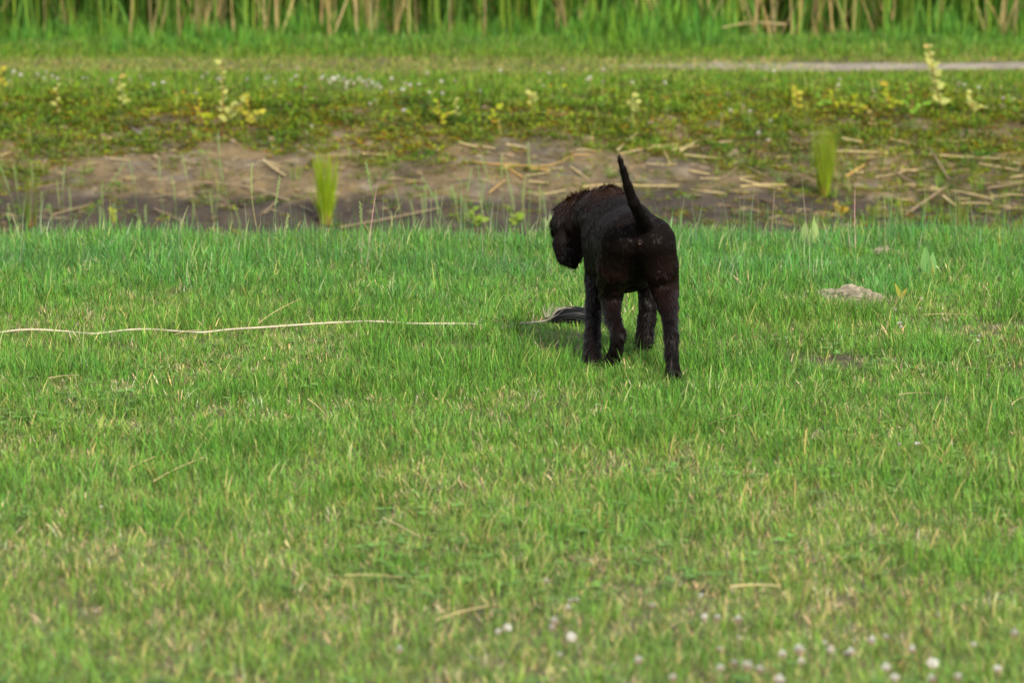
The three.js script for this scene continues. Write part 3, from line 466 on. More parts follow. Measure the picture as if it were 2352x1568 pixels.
broadLeaf(2132, 640, [[2126, 566, 0.036, -0.3, lin(0.22, 0.42, 0.13), 0.06], [2152, 582, 0.036, 0.6, lin(0.2, 0.4, 0.12), 0.25], [2118, 612, 0.012, 0, lin(0.4, 0.36, 0.05), 0.1], [2146, 612, 0.014, 0.3, lin(0.42, 0.33, 0.05), 0.1]], 'tall two-leafed blue-green plant behind the earth mound');
broadLeaf(1266, 530, [[1250, 500, 0.016, 0.2, lin(0.3, 0.42, 0.17), 0.3], [1262, 492, 0.018, -0.3, lin(0.34, 0.45, 0.2), 0.3], [1272, 497, 0.016, 0.4, lin(0.3, 0.42, 0.17), 0.4], [1256, 512, 0.014, -0.2, lin(0.25, 0.4, 0.1), 0.4]], 'pale leafy plant at the lawn edge beside the puppy head');
broadLeaf(2070, 690, [[2060, 650, 0.012, 0.2, lin(0.36, 0.36, 0.06), 0.3], [2082, 660, 0.012, -0.4, lin(0.4, 0.34, 0.06), 0.3]], 'yellowing narrow leaves just past the earth mound');

// ------------------------------------------------------------------ seeding grass stems on the lawn edge
{
  seed(909);
  const stems = [[0, 384, 44, 545], [31, 384, 46, 540], [71, 377, 49, 540], [148, 379, 152, 548], [130, 418, 140, 545], [157, 433, 155, 550], [284, 376, 158, 548], [234, 418, 246, 545], [228, 473, 226, 545], [235, 482, 236, 545], [261, 467, 268, 545], [297, 371, 312, 545], [333, 472, 345, 550], [365, 361, 388, 545], [394, 407, 402, 548], [418, 357, 466, 545], [500, 306, 479, 548], [504, 369, 552, 548], [578, 378, 602, 552], [643, 407, 638, 550], [662, 493, 640, 552], [828, 469, 842, 556], [840, 373, 892, 556], [908, 433, 926, 556], [943, 463, 950, 556], [969, 445, 980, 556], [976, 431, 972, 556], [970, 409, 1042, 552], [1000, 441, 1017, 556], [1038, 427, 1056, 552], [1060, 451, 1066, 552], [1070, 467, 1074, 552], [1083, 389, 1066, 552], [1100, 441, 1126, 550], [1108, 363, 1132, 550], [1112, 413, 1112, 550], [1098, 381, 1150, 550], [1152, 359, 1166, 548], [1162, 387, 1173, 548], [1172, 430, 1178, 548], [1208, 403, 1216, 546], [1212, 329, 1212, 546], [1239, 429, 1240, 546], [1246, 441, 1244, 546], [1199, 440, 1196, 546], [1878, 492, 1872, 540], [1880, 500, 1884, 540], [2062, 492, 2052, 540], [1565, 488, 1560, 535], [1332, 500, 1328, 530], [18, 470, 24, 545], [95, 440, 84, 545], [112, 470, 116, 545], [700, 520, 692, 552], [760, 535, 752, 556], [540, 480, 560, 550], [445, 470, 452, 548], [482, 440, 498, 548]];
  stems.sort((a, b) => a[2] - b[2]);
  stems.forEach(([tx, ty, bx, by], k) => {
    const P = spot(bx, by + 14), T = pointAt(tx, ty, -P.z + ran(-0.05, 0.05)), o = thing('seeding_grass', 'seeding grass stem on the lawn edge, ' + ordinal(k + 1) + ' counted from the left', 'grass stem', P, 'seeding grass stems along the ditch edge'), tip = T.sub(P), len = tip.length(), b = new Build();
    const c = jitter(rnd() < 0.2 ? lin(0.38, 0.38, 0.13) : lin(0.2, 0.34, 0.1), 0.3), pts = curve(V(0, -0.01, 0), tip, 0.02 * len, 9, V(ran(-0.02, 0.02) * len * 3, 0, 0)); b.tube(pts, pts.map((_, i) => 0.0012 * (1 - 0.45 * i / 9)), 4, c); part('stem', b.geo(), M.stem, o);
    if (len > 0.09) { const s = new Build(), hl = clamp(len * 0.42, 0.05, 0.1); let n = 0; for (let t = 1 - hl / len; t < 1; t += 0.0075 / len, n++) { const f = t * 9, q = pts[Math.min(8, f | 0)].clone().lerp(pts[Math.min(9, (f | 0) + 1)], f % 1), dir = pts[9].clone().sub(pts[7]).normalize(), sd = n % 2 ? 1 : -1; dir.x += sd * 0.32; dir.normalize(); leafShape(s, q, dir, V(0, 0, 1), 0.014, 0.0040, jitter(lin(0.30, 0.40, 0.15), 0.35), 0.5, 3, 0); } part('seed_head', s.geo(), M.leaf, o); }
    if (rnd() < 0.7) { const l = new Build(), a = rnd() < 0.5 ? 0.2 : 2.9; reedLeaf(l, pts[2], a + gau() * 0.4, ran(0.05, 0.1), 0.003, c, ran(0.2, 1), 1.1); part('leaf', l.geo(), M.grass, o); }
  });
}

// ------------------------------------------------------------------ flowers
const florets = (big) => { const b = new Build(), n = big ? 46 : 22; for (let k = 0; k < n; k++) { const y = 1 - 2 * (k + 0.5) / n, a = k * 2.39996, r = Math.sqrt(1 - y * y), dir = V(Math.cos(a) * r, y * 0.9 + 0.15, Math.sin(a) * r).normalize(), nor = V(-dir.y * Math.cos(a), r, -dir.y * Math.sin(a)).normalize(), t = ran(0.8, 1.05), c = y < -0.4 ? lin(0.5 * t, 0.32 * t, 0.24 * t) : y < -0.1 ? lin(0.75 * t, 0.63 * t, 0.58 * t) : lin(0.8 * t, 0.8 * t, 0.74 * t); leafShape(b, V(0, 0, 0).addScaledVector(dir, 0.25), dir, nor, ran(0.55, 1.0), 0.36, c, 0.5, 3, 0.15); } return b; };
seed(1010);
const headBig = [0, 1, 2].map(() => florets(true).geo()), headSmall = [0, 1].map(() => florets(false).geo());
const stemGeo = (() => { const b = new Build(); b.tube([V(0, -0.1, 0), V(0.02, 0.5, 0.01), V(0, 1, 0)], [1, 0.9, 0.8], 5, lin(0.2, 0.28, 0.09)); return b.geo(); })();
function clover(px, py, r, h, label, group, small) {
  const P = spot(px, py, h), g = soilAt(P.x, -P.z), o = thing('clover_flower', label, 'flower', g, group), st = part('stem', stemGeo, M.stem, o); st.scale.set(0.0011, h, 0.0011);
  const hd = part('flower_head', small ? headSmall[rnd() * 2 | 0] : headBig[rnd() * 3 | 0], M.petal, o); hd.position.set(0, h, 0); hd.scale.set(r, r * ran(0.8, 1), r); hd.rotation.set(gau() * 0.5, rnd() * 6.28, gau() * 0.5); return o;
}
{
  const near = [[918, 1492, 9], [1145, 1450, 8], [1166, 1441, 9], [1256, 1335, 8], [1311, 1380, 8], [1325, 1378, 8], [1305, 1396, 8], [1273, 1427, 11], [1268, 1441, 8], [1312, 1463, 11], [1286, 1503, 7], [1498, 1392, 9], [1468, 1515, 9], [1618, 1416, 8], [1648, 1420, 10], [1696, 1423, 10], [1611, 1367, 6], [1653, 1491, 8], [1698, 1465, 6], [1656, 1533, 9], [1686, 1523, 9], [1716, 1528, 14], [1746, 1538, 12], [1791, 1560, 11], [1798, 1502, 10], [1836, 1492, 15], [1841, 1518, 8], [1896, 1475, 6], [1908, 1492, 8], [1945, 1503, 9], [1956, 1496, 9], [2003, 1471, 11], [2036, 1464, 8], [2096, 1491, 9], [2143, 1523, 13], [2036, 1533, 10], [2056, 1555, 9], [2141, 1560, 11], [2201, 1555, 11], [2156, 1412, 7], [2331, 1455, 12], [2238, 1480, 7], [232, 1163, 5], [135, 1393, 5], [1546, 1555, 9], [2292, 1535, 9]];
  near.sort((a, b) => a[0] - b[0]);
  near.forEach(([x, y, r], k) => clover(x, y, r / 1000 * 0.8, ran(0.055, 0.076), (r > 11 ? 'large ' : r < 8 ? 'tiny ' : '') + 'white clover head in the blurred near lawn, ' + ordinal(k + 1) + ' from the left', 'clover flowers in the near lawn', r < 8));
  const midF = [[2118, 686, 6], [2114, 708, 5], [2054, 707, 4], [2058, 712, 5], [2067, 743, 9], [2071, 751, 6], [2250, 772, 6], [2248, 782, 4], [2067, 1020, 6], [2106, 1019, 5], [2111, 1018, 5]];
  midF.sort((a, b) => a[0] - b[0]);
  midF.forEach(([x, y, r], k) => clover(x, y, r / 1000, ran(0.04, 0.055), 'small white flower in the lawn right of the puppy, ' + ordinal(k + 1) + ' from the left', 'small white flowers right of the puppy', true));
  const farF = [[20, 186], [27, 168], [31, 164], [47, 172], [86, 171], [106, 166], [119, 174], [131, 181], [100, 180], [190, 180], [199, 180], [255, 185], [322, 177], [352, 193], [374, 189], [298, 183], [449, 214], [465, 176], [475, 168], [498, 181], [506, 181], [566, 182], [612, 180], [618, 176], [631, 190], [605, 160], [646, 152], [683, 157], [679, 175], [668, 183], [700, 200], [704, 306], [716, 290], [738, 180], [742, 175], [752, 182], [758, 190], [765, 180], [770, 185], [776, 176], [783, 186], [790, 181], [798, 190], [805, 185], [812, 192], [820, 183], [826, 179], [831, 187], [838, 190], [843, 196], [848, 184], [856, 190], [862, 199], [868, 193], [795, 202], [873, 201], [899, 181], [899, 212], [925, 206], [930, 193], [942, 196], [962, 194], [986, 212], [981, 168], [1014, 187], [1016, 214], [1045, 185], [1103, 209], [1149, 162], [1262, 168], [1294, 160], [1386, 160], [1351, 182], [1356, 178], [1385, 188], [1452, 190], [1528, 190], [1248, 197], [928, 253], [862, 230], [850, 238], [1658, 264], [1678, 254], [1708, 245], [1722, 256], [1771, 277], [1743, 306], [1765, 322], [1817, 304], [1930, 182], [1927, 195], [2008, 209], [2203, 192], [2216, 194], [2250, 200], [2305, 226], [2330, 228], [1778, 163]];
  const zone = (x) => x < 430 ? ['on the far verge near the frame edge', 0] : x < 735 ? ['on the far verge before the dense patch', 1] : x < 880 ? ['in the dense patch on the far verge', 2] : x < 1560 ? ['on the far verge past the dense patch', 3] : ['on the bank right of the puppy', 4], seen = [0, 0, 0, 0, 0];
  farF.sort((a, b) => a[0] - b[0]);
  farF.forEach(([x, y]) => { const [w, z] = zone(x); seen[z]++; clover(x, y, ran(0.0095, 0.014), ran(0.06, 0.1), 'white clover head ' + w + ', ' + ordinal(seen[z]) + ' from the left', 'clover flowers beyond the ditch', true); });
}

// ------------------------------------------------------------------ earth mounds
function mound(px, py, rx, ry, rz, label, sd) {
  const P = spot(px, py), g = new THREE.IcosahedronGeometry(1, 12), p = g.attributes.position, col = new Float32Array(p.count * 3);
  for (let i = 0; i < p.count; i++) { const x = p.getX(i), y = p.getY(i), z = p.getZ(i), n = fbm(x * 1.6 + sd, z * 1.6 + y * 1.1 + sd, 3) - 0.5, n2 = fbm(x * 6 + sd, z * 6 + y * 5, 3) - 0.5, n3 = fbm(x * 19 + y * 7, z * 19 + sd, 2) - 0.5, k = 1 + n * 1.1 + n2 * 0.5 + n3 * 0.16; p.setXYZ(i, x * rx * k, Math.max(-0.02, y * ry * k), z * rz * k); const t = 0.8 + n2 * 1.2 + n3 * 0.9; col[3 * i] = 0.31 * t; col[3 * i + 1] = 0.265 * t; col[3 * i + 2] = 0.19 * t; }
  g.setAttribute('color', new THREE.BufferAttribute(col, 3)); g.computeVertexNormals(); const m = top(new THREE.Mesh(g, M.mound), 'earth_mound'); m.position.copy(P); return tag(m, label, 'earth mound', 'earth mounds in the lawn');
}
mound(1958, 690, 0.09, 0.033, 0.06, 'lumpy grey-tan earth mound in the lawn right of the puppy', 3);
mound(1900, 688, 0.045, 0.024, 0.04, 'small low earth crumble touching the lumpy mound', 9);
mound(2034, 590, 0.055, 0.03, 0.05, 'flat small earth mound near the lawn edge', 14);

// ------------------------------------------------------------------ rope and the black bundle
{
  seed(1111);
  const M_rope = new THREE.MeshStandardMaterial({ vertexColors: true, roughness: 0.85 });
  const base = ropePts[4].clone(), C = new THREE.CatmullRomCurve3(ropePts.map((p) => p.clone().sub(base))), n = 900, pts = C.getPoints(n), o = thing('rope', 'thin white twisted rope lying across the lawn', 'rope', base);
  for (let s = 0; s < 3; s++) { const b = new Build(), P = pts.map((p, k) => { const a = k * 0.85 + s * 2.094; return V(p.x, p.y + Math.sin(a) * 0.0014, p.z + Math.cos(a) * 0.0014); }), c = jitter(lin(0.66, 0.59, 0.45), 0.12); b.tube(P, P.map(() => 0.00145), 5, c); part('strand', b.geo(), M_rope, o); }
  const f = new Build(), e = pts[n]; for (let k = 0; k < 14; k++) { const a = rnd() * 6.28; f.tube(curve(e, e.clone().add(V(ran(0.005, 0.05), ran(-0.004, 0.022), Math.sin(a) * 0.02)), 0.004, 4), [0.0006, 0.0006, 0.0005, 0.0004, 0.0002], 3, jitter(lin(0.6, 0.54, 0.43), 0.2)); }
  const kn = pts[Math.floor(n * 0.93)]; for (let k = 0; k < 5; k++) f.tube(curve(kn, kn.clone().add(V(ran(-0.01, 0.02), ran(0.004, 0.02), gau() * 0.01)), 0.003, 3), [0.0006, 0.0005, 0.0004, 0.0002], 3, lin(0.6, 0.55, 0.45)); part('frayed_end', f.geo(), M_rope, o).userData.kind = 'stuff';

  const D = 11.3, B = spot(1300, 748), t = thing('tug_toy', 'black shiny strip bundle tied with frayed grey rope beside the front paw', 'toy', B), q = (x, y, d) => pointAt(x, y, d).sub(B);
  const M_strip = new THREE.MeshStandardMaterial({ color: lin(0.006, 0.007, 0.010), roughness: 0.55, side: THREE.DoubleSide });
  const s = new Build(), white = lin(1, 1, 1), bd = -B.z; for (let k = 0; k < 38; k++) { const u = rnd(), w = ran(-1, 1), a = q(1262 + ran(-4, 6), 736 + ran(-5, 3), bd + w * 0.012), m1 = q(1292 + ran(-6, 6), mix(744, 708, Math.pow(u, 0.6)), bd + w * 0.035 * (1 - u * 0.4)), m2 = q(1330 + ran(-6, 8), mix(748, 705, Math.pow(u, 0.55)), bd + w * 0.045 * (1 - u * 0.4)), e2 = q(1385 + ran(-22, 26), mix(752, 722, u), bd + w * 0.04), pp = new THREE.CatmullRomCurve3([a, m1, m2, e2]).getPoints(11); s.tube(pp, pp.map((_, i) => 0.0009 + 0.0009 * ran(0.4, 1.3) * Math.sin(Math.PI * clamp(i / 11, 0.08, 1))), 5, white); }
  part('strips', s.geo(), M_strip, t).userData.kind = 'stuff';
  const core = new Build(); core.tube([q(1266, 737, bd), q(1290, 728, bd), q(1330, 726, bd), q(1375, 734, bd)], [0.006, 0.019, 0.025, 0.014], 12, white); part('core', core.geo(), M_strip, t);
  const r = new Build(), grey = lin(0.42, 0.37, 0.3); for (let k = 0; k < 26; k++) { const z = bd - 0.012 + gau() * 0.01, pp = new THREE.CatmullRomCurve3([q(1196 + ran(-8, 16), 742 + gau() * 2, z), q(1240, 739 + gau() * 1.5, z), q(1264 + gau() * 2, 732 + gau() * 2, z), q(1284 + ran(-14, 16), ran(706, 716), z), q(1304 + ran(-26, 22), ran(702, 712), z)]).getPoints(14); r.tube(pp, pp.map((_, i) => 0.0009 - 0.00004 * i), 3, jitter(grey, 0.3)); }
  for (let k = 0; k < 12; k++) { const z = bd - 0.01; r.tube(curve(q(1258, 735, z), q(1252 + ran(-6, 22), ran(694, 712), z), 0.004, 6, V(ran(-0.01, 0.006), 0, 0)), [0.0008, 0.0008, 0.0007, 0.0006, 0.0005, 0.0004, 0.0003], 3, jitter(grey, 0.3)); }
  part('frayed_rope', r.geo(), M_rope, t).userData.kind = 'stuff';
}

// ------------------------------------------------------------------ the puppy
{
  seed(1212);
  const J = (x, y, d, r) => ({ p: pointAt(x, y, d), r }), FUR = 0.0028;
  const chain = (...js) => js.slice(0, -1).map((a, i) => [a, js[i + 1]]);
  const trunk = [
    ...chain(J(1459, 547, 10.455, 0.077), J(1448, 556, 10.56, 0.090), J(1424, 552, 10.71, 0.101)),
    ...chain(J(1432, 542, 10.405, 0.052), J(1466, 532, 10.415, 0.052), J(1498, 548, 10.395, 0.050)),
    ...chain(J(1452, 602, 10.54, 0.066), J(1440, 596, 10.68, 0.090)),
    ...chain(J(1424, 526, 10.70, 0.090), J(1394, 498, 10.78, 0.074), J(1354, 502, 10.86, 0.066), J(1321, 514, 10.89, 0.063)),
    ...chain(J(1322, 516, 10.91, 0.060), J(1316, 530, 10.97, 0.052)),
    ...chain(J(1316, 536, 10.98, 0.044), J(1307, 564, 11.06, 0.031), J(1301, 582, 11.10, 0.023)),
  ];
  const tail = chain(J(1486, 532, 10.40, 0.029), J(1476, 503, 10.325, 0.0215), J(1456, 466, 10.255, 0.0172), J(1442, 428, 10.24, 0.0135), J(1432, 392, 10.235, 0.0112), J(1426, 372, 10.235, 0.0092), J(1423, 363, 10.235, 0.007));
  const legs = [
    chain(J(1427, 556, 10.42, 0.058), J(1411, 612, 10.46, 0.049), J(1406, 645, 10.50, 0.041), J(1404, 676, 10.52, 0.0335), J(1404, 704, 10.505, 0.0275), J(1408, 732, 10.465, 0.0230), J(1421, 768, 10.405, 0.0220), J(1416, 802, 10.42, 0.0200), J(1406, 829, 10.44, 0.022), J(1402, 836, 10.48, 0.0195)),
    chain(J(1503, 556, 10.40, 0.058), J(1516, 612, 10.42, 0.050), J(1523, 642, 10.44, 0.0425), J(1529, 672, 10.43, 0.036), J(1535, 704, 10.37, 0.0285), J(1539, 734, 10.30, 0.0220), J(1542, 774, 10.205, 0.0212), J(1543, 816, 10.185, 0.0190), J(1547, 860, 10.18, 0.0215), J(1552, 868, 10.22, 0.0195)),
    chain(J(1382, 575, 10.73, 0.052), J(1371, 645, 10.73, 0.034), J(1365, 700, 10.675, 0.0255), J(1362, 735, 10.62, 0.0235), J(1361, 770, 10.56, 0.0235), J(1361, 798, 10.52, 0.0245), J(1359, 826, 10.48, 0.0265), J(1355, 833, 10.52, 0.023)),
    chain(J(1478, 575, 10.73, 0.05), J(1487, 650, 10.755, 0.032), J(1489, 700, 10.755, 0.0265), J(1486, 735, 10.745, 0.0265), J(1481, 770, 10.73, 0.0255), J(1478, 795, 10.715, 0.025), J(1473, 802, 10.755, 0.021)),
  ];
  const ear = [[[1302, 530, 10.850], [1294, 560, 10.842], 0.027], [[1295, 562, 10.838], [1302, 586, 10.838], 0.034], [[1306, 588, 10.842], [1320, 611, 10.846], 0.014], [[1322, 540, 10.842], [1322, 584, 10.842], 0.025]].map(([a, b, r]) => [J(...a, r), J(...b, r)]);
  const ear2 = chain(J(1352, 535, 10.97, 0.02), J(1356, 575, 10.99, 0.024), J(1350, 600, 11.0, 0.012));
  const smin = (a, b, k) => { const h = Math.max(k - Math.abs(a - b), 0) / k; return Math.min(a, b) - h * h * k * 0.25; };
  const cap = ([a, b], x, y, z) => { const ux = b.p.x - a.p.x, uy = b.p.y - a.p.y, uz = b.p.z - a.p.z, l = ux * ux + uy * uy + uz * uz, t = clamp(((x - a.p.x) * ux + (y - a.p.y) * uy + (z - a.p.z) * uz) / l, 0, 1), dx = x - a.p.x - ux * t, dy = y - a.p.y - uy * t, dz = z - a.p.z - uz * t; return Math.sqrt(dx * dx + dy * dy + dz * dz) - mix(a.r, b.r, t); };
  const run = (list, x, y, z, k) => { let d = 1; for (const c of list) d = smin(d, cap(c, x, y, z), k); return d; };
  const earAt = (x, y, z) => { let d = 1; for (const c of ear) { const zc = (c[0].p.z + c[1].p.z) / 2; d = smin(d, cap(c, x, y, zc + (z - zc) * 2.2), 0.02); } return d * 0.62; };
  const field = (x, y, z) => {
    let body = run(trunk, x, y, z, 0.026) + 0.011 * (fbm(z * 16 + x * 9 + 50, y * 26 - z * 10 + 20, 2) - 0.5); body = smin(body, run(tail, x, y, z, 0.006), 0.014);
    let d = body; for (const L of legs) d = Math.min(d, smin(body, run(L, x, y, z, 0.010), 0.02));
    d = smin(d, earAt(x, y, z), 0.003); d = smin(d, run(ear2, x, y, z, 0.015), 0.012);
    return d + FUR;
  };
  const lo = [1e9, 1e9, 1e9], hi = [-1e9, -1e9, -1e9]; for (const c of [...trunk, ...tail, ...legs.flat(), ...ear, ...ear2]) for (const j of c) ['x', 'y', 'z'].forEach((k, i) => { lo[i] = Math.min(lo[i], j.p[k] - j.r - 0.012); hi[i] = Math.max(hi[i], j.p[k] + j.r + 0.012); });
  const H = 0.0052, N = lo.map((l, i) => Math.ceil((hi[i] - l) / H) + 1), F = new Float32Array(N[0] * N[1] * N[2]), at = (i, j, k) => (k * N[1] + j) * N[0] + i;
  for (let k = 0; k < N[2]; k++) for (let j = 0; j < N[1]; j++) for (let i = 0; i < N[0]; i++) F[at(i, j, k)] = field(lo[0] + i * H, lo[1] + j * H, lo[2] + k * H);
  // surface nets
  const id = new Int32Array(F.length).fill(-1), pos = [], idx = [];
  for (let k = 0; k < N[2] - 1; k++) for (let j = 0; j < N[1] - 1; j++) for (let i = 0; i < N[0] - 1; i++) {
    let sx = 0, sy = 0, sz = 0, n = 0; const v = []; for (let c = 0; c < 8; c++) v.push(F[at(i + (c & 1), j + (c >> 1 & 1), k + (c >> 2))]);
    for (let a = 0; a < 8; a++) for (const bit of [1, 2, 4]) { const b = a | bit; if (b === a || (v[a] < 0) === (v[b] < 0)) continue; const t = v[a] / (v[a] - v[b]); sx += (a & 1) + (bit === 1 ? t : 0); sy += (a >> 1 & 1) + (bit === 2 ? t : 0); sz += (a >> 2) + (bit === 4 ? t : 0); n++; }
    if (n) { id[at(i, j, k)] = pos.length / 3; pos.push(lo[0] + (i + sx / n) * H, lo[1] + (j + sy / n) * H, lo[2] + (k + sz / n) * H); }
  }
  const quad = (a, b, c, d, flip) => { if (a < 0 || b < 0 || c < 0 || d < 0) return; flip ? idx.push(a, c, b, a, d, c) : idx.push(a, b, c, a, c, d); };
  for (let k = 1; k < N[2] - 1; k++) for (let j = 1; j < N[1] - 1; j++) for (let i = 1; i < N[0] - 1; i++) {
    const s = F[at(i, j, k)] < 0;
    if (s !== F[at(i + 1, j, k)] < 0) quad(id[at(i, j - 1, k - 1)], id[at(i, j, k - 1)], id[at(i, j, k)], id[at(i, j - 1, k)], !s);
    if (s !== F[at(i, j + 1, k)] < 0) quad(id[at(i - 1, j, k - 1)], id[at(i - 1, j, k)], id[at(i, j, k)], id[at(i, j, k - 1)], !s);
    if (s !== F[at(i, j, k + 1)] < 0) quad(id[at(i - 1, j - 1, k)], id[at(i, j - 1, k)], id[at(i, j, k)], id[at(i - 1, j, k)], !s);
  }
  const origin = soilAt(pointAt(1465, 840, 10.5).x, 10.5), nv = pos.length / 3, nor = new Float32Array(pos.length), col = new Float32Array(pos.length), e = 0.004;
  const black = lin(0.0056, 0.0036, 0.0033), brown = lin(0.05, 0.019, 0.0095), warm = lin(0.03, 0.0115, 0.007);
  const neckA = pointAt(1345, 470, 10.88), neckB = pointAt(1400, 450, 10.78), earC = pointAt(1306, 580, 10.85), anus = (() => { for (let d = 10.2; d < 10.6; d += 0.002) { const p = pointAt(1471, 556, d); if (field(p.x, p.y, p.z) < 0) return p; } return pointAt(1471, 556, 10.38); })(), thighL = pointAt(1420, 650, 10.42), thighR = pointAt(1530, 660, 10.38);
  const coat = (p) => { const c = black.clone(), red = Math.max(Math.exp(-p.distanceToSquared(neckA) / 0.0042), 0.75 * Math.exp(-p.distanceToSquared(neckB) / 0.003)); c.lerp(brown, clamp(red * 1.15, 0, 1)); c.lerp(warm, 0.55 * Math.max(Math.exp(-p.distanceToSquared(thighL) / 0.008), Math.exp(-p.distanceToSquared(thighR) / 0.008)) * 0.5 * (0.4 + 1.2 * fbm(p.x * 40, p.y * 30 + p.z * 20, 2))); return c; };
  const pv = V(), P = [], NR = [];
  for (let i = 0; i < nv; i++) {
    const x = pos[3 * i], y = pos[3 * i + 1], z = pos[3 * i + 2]; const n = V(field(x + e, y, z) - field(x - e, y, z), field(x, y + e, z) - field(x, y - e, z), field(x, y, z + e) - field(x, y, z - e)).normalize();
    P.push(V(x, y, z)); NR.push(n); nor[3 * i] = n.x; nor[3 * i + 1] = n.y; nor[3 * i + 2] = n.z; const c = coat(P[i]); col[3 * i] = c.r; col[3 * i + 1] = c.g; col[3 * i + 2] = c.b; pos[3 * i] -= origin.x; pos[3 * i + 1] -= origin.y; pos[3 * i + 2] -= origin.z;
  }
  const g = new THREE.BufferGeometry(); g.setAttribute('position', new THREE.Float32BufferAttribute(pos, 3)); g.setAttribute('normal', new THREE.BufferAttribute(nor, 3)); g.setAttribute('color', new THREE.BufferAttribute(col, 3)); g.setIndex(idx);
  const dog = thing('puppy', 'dark brown furry puppy standing with its back turned and tail raised', 'dog', origin);
  part('body', g, new THREE.MeshPhysicalMaterial({ vertexColors: true, roughness: 0.7, specularIntensity: 0.1 }), dog);

  // fur: short strands lying along the body, longer and fluffier on neck, head and backs of legs
  const strand = (() => { const b = new Build(), c = lin(1, 1, 1), pts = [], ws = []; for (let k = 0; k <= 4; k++) { const t = k / 4; pts.push(V(0, t * 1 - 0.18 * t * t, 0.42 * t * t)); ws.push(0.11 * (1 - 0.8 * t)); } b.ribbon(pts, ws, V(1, 0, 0), c); return b.geo(); })();
  const tri = idx.length / 3, area = new Float32Array(tri); let sum = 0; const A = V(), B2 = V();
  for (let t = 0; t < tri; t++) { const [a, b, c] = [P[idx[3 * t]], P[idx[3 * t + 1]], P[idx[3 * t + 2]]]; sum += A.copy(b).sub(a).cross(B2.copy(c).sub(a)).length() / 2; area[t] = sum; }
  const count = 62000, fur = new THREE.InstancedMesh(strand, new THREE.MeshPhysicalMaterial({ vertexColors: true, roughness: 0.45, specularIntensity: 0.42, sheen: 0.6, sheenColor: lin(0.04, 0.038, 0.048), sheenRoughness: 0.5, side: THREE.DoubleSide }), count), mt = new THREE.Matrix4(), X = V(), Y = V(), Z = V();
  const headC = pointAt(1322, 520, 10.93), backC = pointAt(1450, 500, 10.5), tailTop = pointAt(1422, 362, 10.23);
  const flow = (p) => { const f = V(0, -0.75, 0.75), hd = Math.exp(-p.distanceToSquared(neckA) / 0.006); const h = p.y; f.lerp(V(0, -1, 0.25), 1 - sstep(0.12, 0.32, h)); if (h > 0.455 || p.distanceTo(tailTop) < 0.14) f.set(-0.25, 1, 0); f.lerp(V(0.15, 0.0, 1).normalize(), clamp(hd, 0, 1) * 0.8); if (p.distanceTo(earC) < 0.055) f.set(0.05, -1, 0.15); return f; };
  for (let s = 0; s < count; s++) {
    const r = rnd() * sum; let a = 0, b = tri - 1; while (a < b) { const m = (a + b) >> 1; area[m] < r ? a = m + 1 : b = m; }
    let u = rnd(), v = rnd(); if (u + v > 1) { u = 1 - u; v = 1 - v; } const i0 = idx[3 * a], i1 = idx[3 * a + 1], i2 = idx[3 * a + 2], p = P[i0].clone().multiplyScalar(1 - u - v).addScaledVector(P[i1], u).addScaledVector(P[i2], v), n = NR[i0].clone().multiplyScalar(1 - u - v).addScaledVector(NR[i1], u).addScaledVector(NR[i2], v).normalize();
    const f = flow(p); f.addScaledVector(n, -f.dot(n)); if (f.lengthSq() < 1e-4) f.set(0, -1, 0); f.normalize(); const cl = fbm(p.x * 70 + p.z * 40, p.y * 55, 2) - 0.5, cl2 = vnoise(p.x * 160 + p.z * 90, p.y * 130); f.applyAxisAngle(n, gau() * 0.22 + cl * 2.0);
    const fluff = Math.max(Math.exp(-p.distanceToSquared(neckA) / 0.005), Math.exp(-p.distanceToSquared(neckB) / 0.003) * 0.7, Math.exp(-p.distanceToSquared(headC) / 0.0085) * 0.95), onEar = p.distanceTo(earC) < 0.055 ? 0.3 : 1, leg = 0.28 * (1 - sstep(0.13, 0.26, p.y)), tailF = p.y > 0.455 ? 0.12 : 0;
    if (p.distanceTo(anus) < 0.009) { s--; continue; }
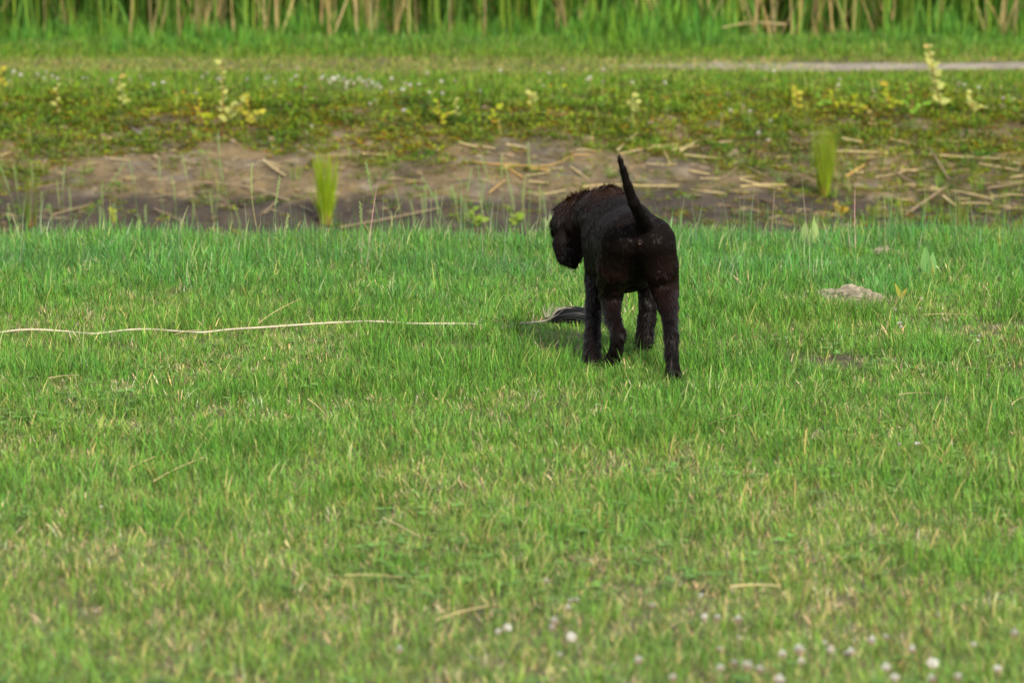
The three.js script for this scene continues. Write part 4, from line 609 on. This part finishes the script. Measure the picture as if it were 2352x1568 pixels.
    const back = clamp(n.z, 0, 1) * (1 - sstep(0.2, 0.33, p.y)), len = (0.0105 + 0.024 * fluff * onEar + 0.012 * leg + 0.045 * tailF + 0.008 * back) * ran(0.6, 1.35), lift = clamp(0.17 + 1.2 * tailF + 0.12 * back + 0.3 * fluff * onEar + 0.22 * leg + (cl2 - 0.4) * 0.4 + gau() * 0.08, 0.05, 0.8);
    Y.copy(f).multiplyScalar(1 - lift).addScaledVector(n, lift).normalize(); X.copy(Y).cross(n); if (X.lengthSq() < 1e-5) X.set(1, 0, 0); X.normalize(); Z.copy(X).cross(Y).normalize().negate(); if (Z.dot(n) > 0) { Z.negate(); X.negate(); }
    p.addScaledVector(n, -0.001).sub(origin); mt.makeBasis(X.clone().multiplyScalar(0.0125 * ran(0.8, 1.2)), Y.clone().multiplyScalar(len), Z.clone().multiplyScalar(len * 0.6)); mt.setPosition(p); fur.setMatrixAt(s, mt);
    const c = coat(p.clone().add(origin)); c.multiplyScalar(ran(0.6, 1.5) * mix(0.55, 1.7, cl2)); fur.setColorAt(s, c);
  }
  fur.name = 'fur'; fur.userData.kind = 'stuff'; dog.add(fur);
  // bare skin under the tail, eyes and nose
  { const b = new Build(), o = anus.clone().sub(origin), skin = lin(0.03, 0.017, 0.013); for (let k = 0; k < 11; k++) { const a = k / 11 * 6.283, dir = V(Math.cos(a) * 0.45, Math.sin(a), 0.25).normalize(); leafShape(b, o.clone().add(V(dir.x * 0.0018, dir.y * 0.0018, 0.004)), dir, V(0, 0, 1), ran(0.004, 0.0085), 0.0035, jitter(skin, 1.4), -0.3, 3, 0.2); } part('bare_skin', b.geo(), new THREE.MeshStandardMaterial({ vertexColors: true, roughness: 0.85 }), dog); }
  const dark = new THREE.MeshStandardMaterial({ color: lin(0.012, 0.008, 0.006), roughness: 0.15 });
  for (const [x, y, d] of [[1292, 533, 10.99], [1330, 540, 11.03]]) { const m = part('eye', new THREE.SphereGeometry(0.008, 16, 12), dark, dog); m.position.copy(pointAt(x, y, d).sub(origin)); }
  { const gN = new THREE.SphereGeometry(0.012, 18, 14); gN.scale(1.1, 0.8, 0.8); const m = part('nose', gN, dark, dog); m.position.copy(pointAt(1301, 582, 11.118).sub(origin)); }
}

scene.traverse((o) => { if (o.isMesh) { o.castShadow = true; o.receiveShadow = true; } });
renderer.render(scene, camera);
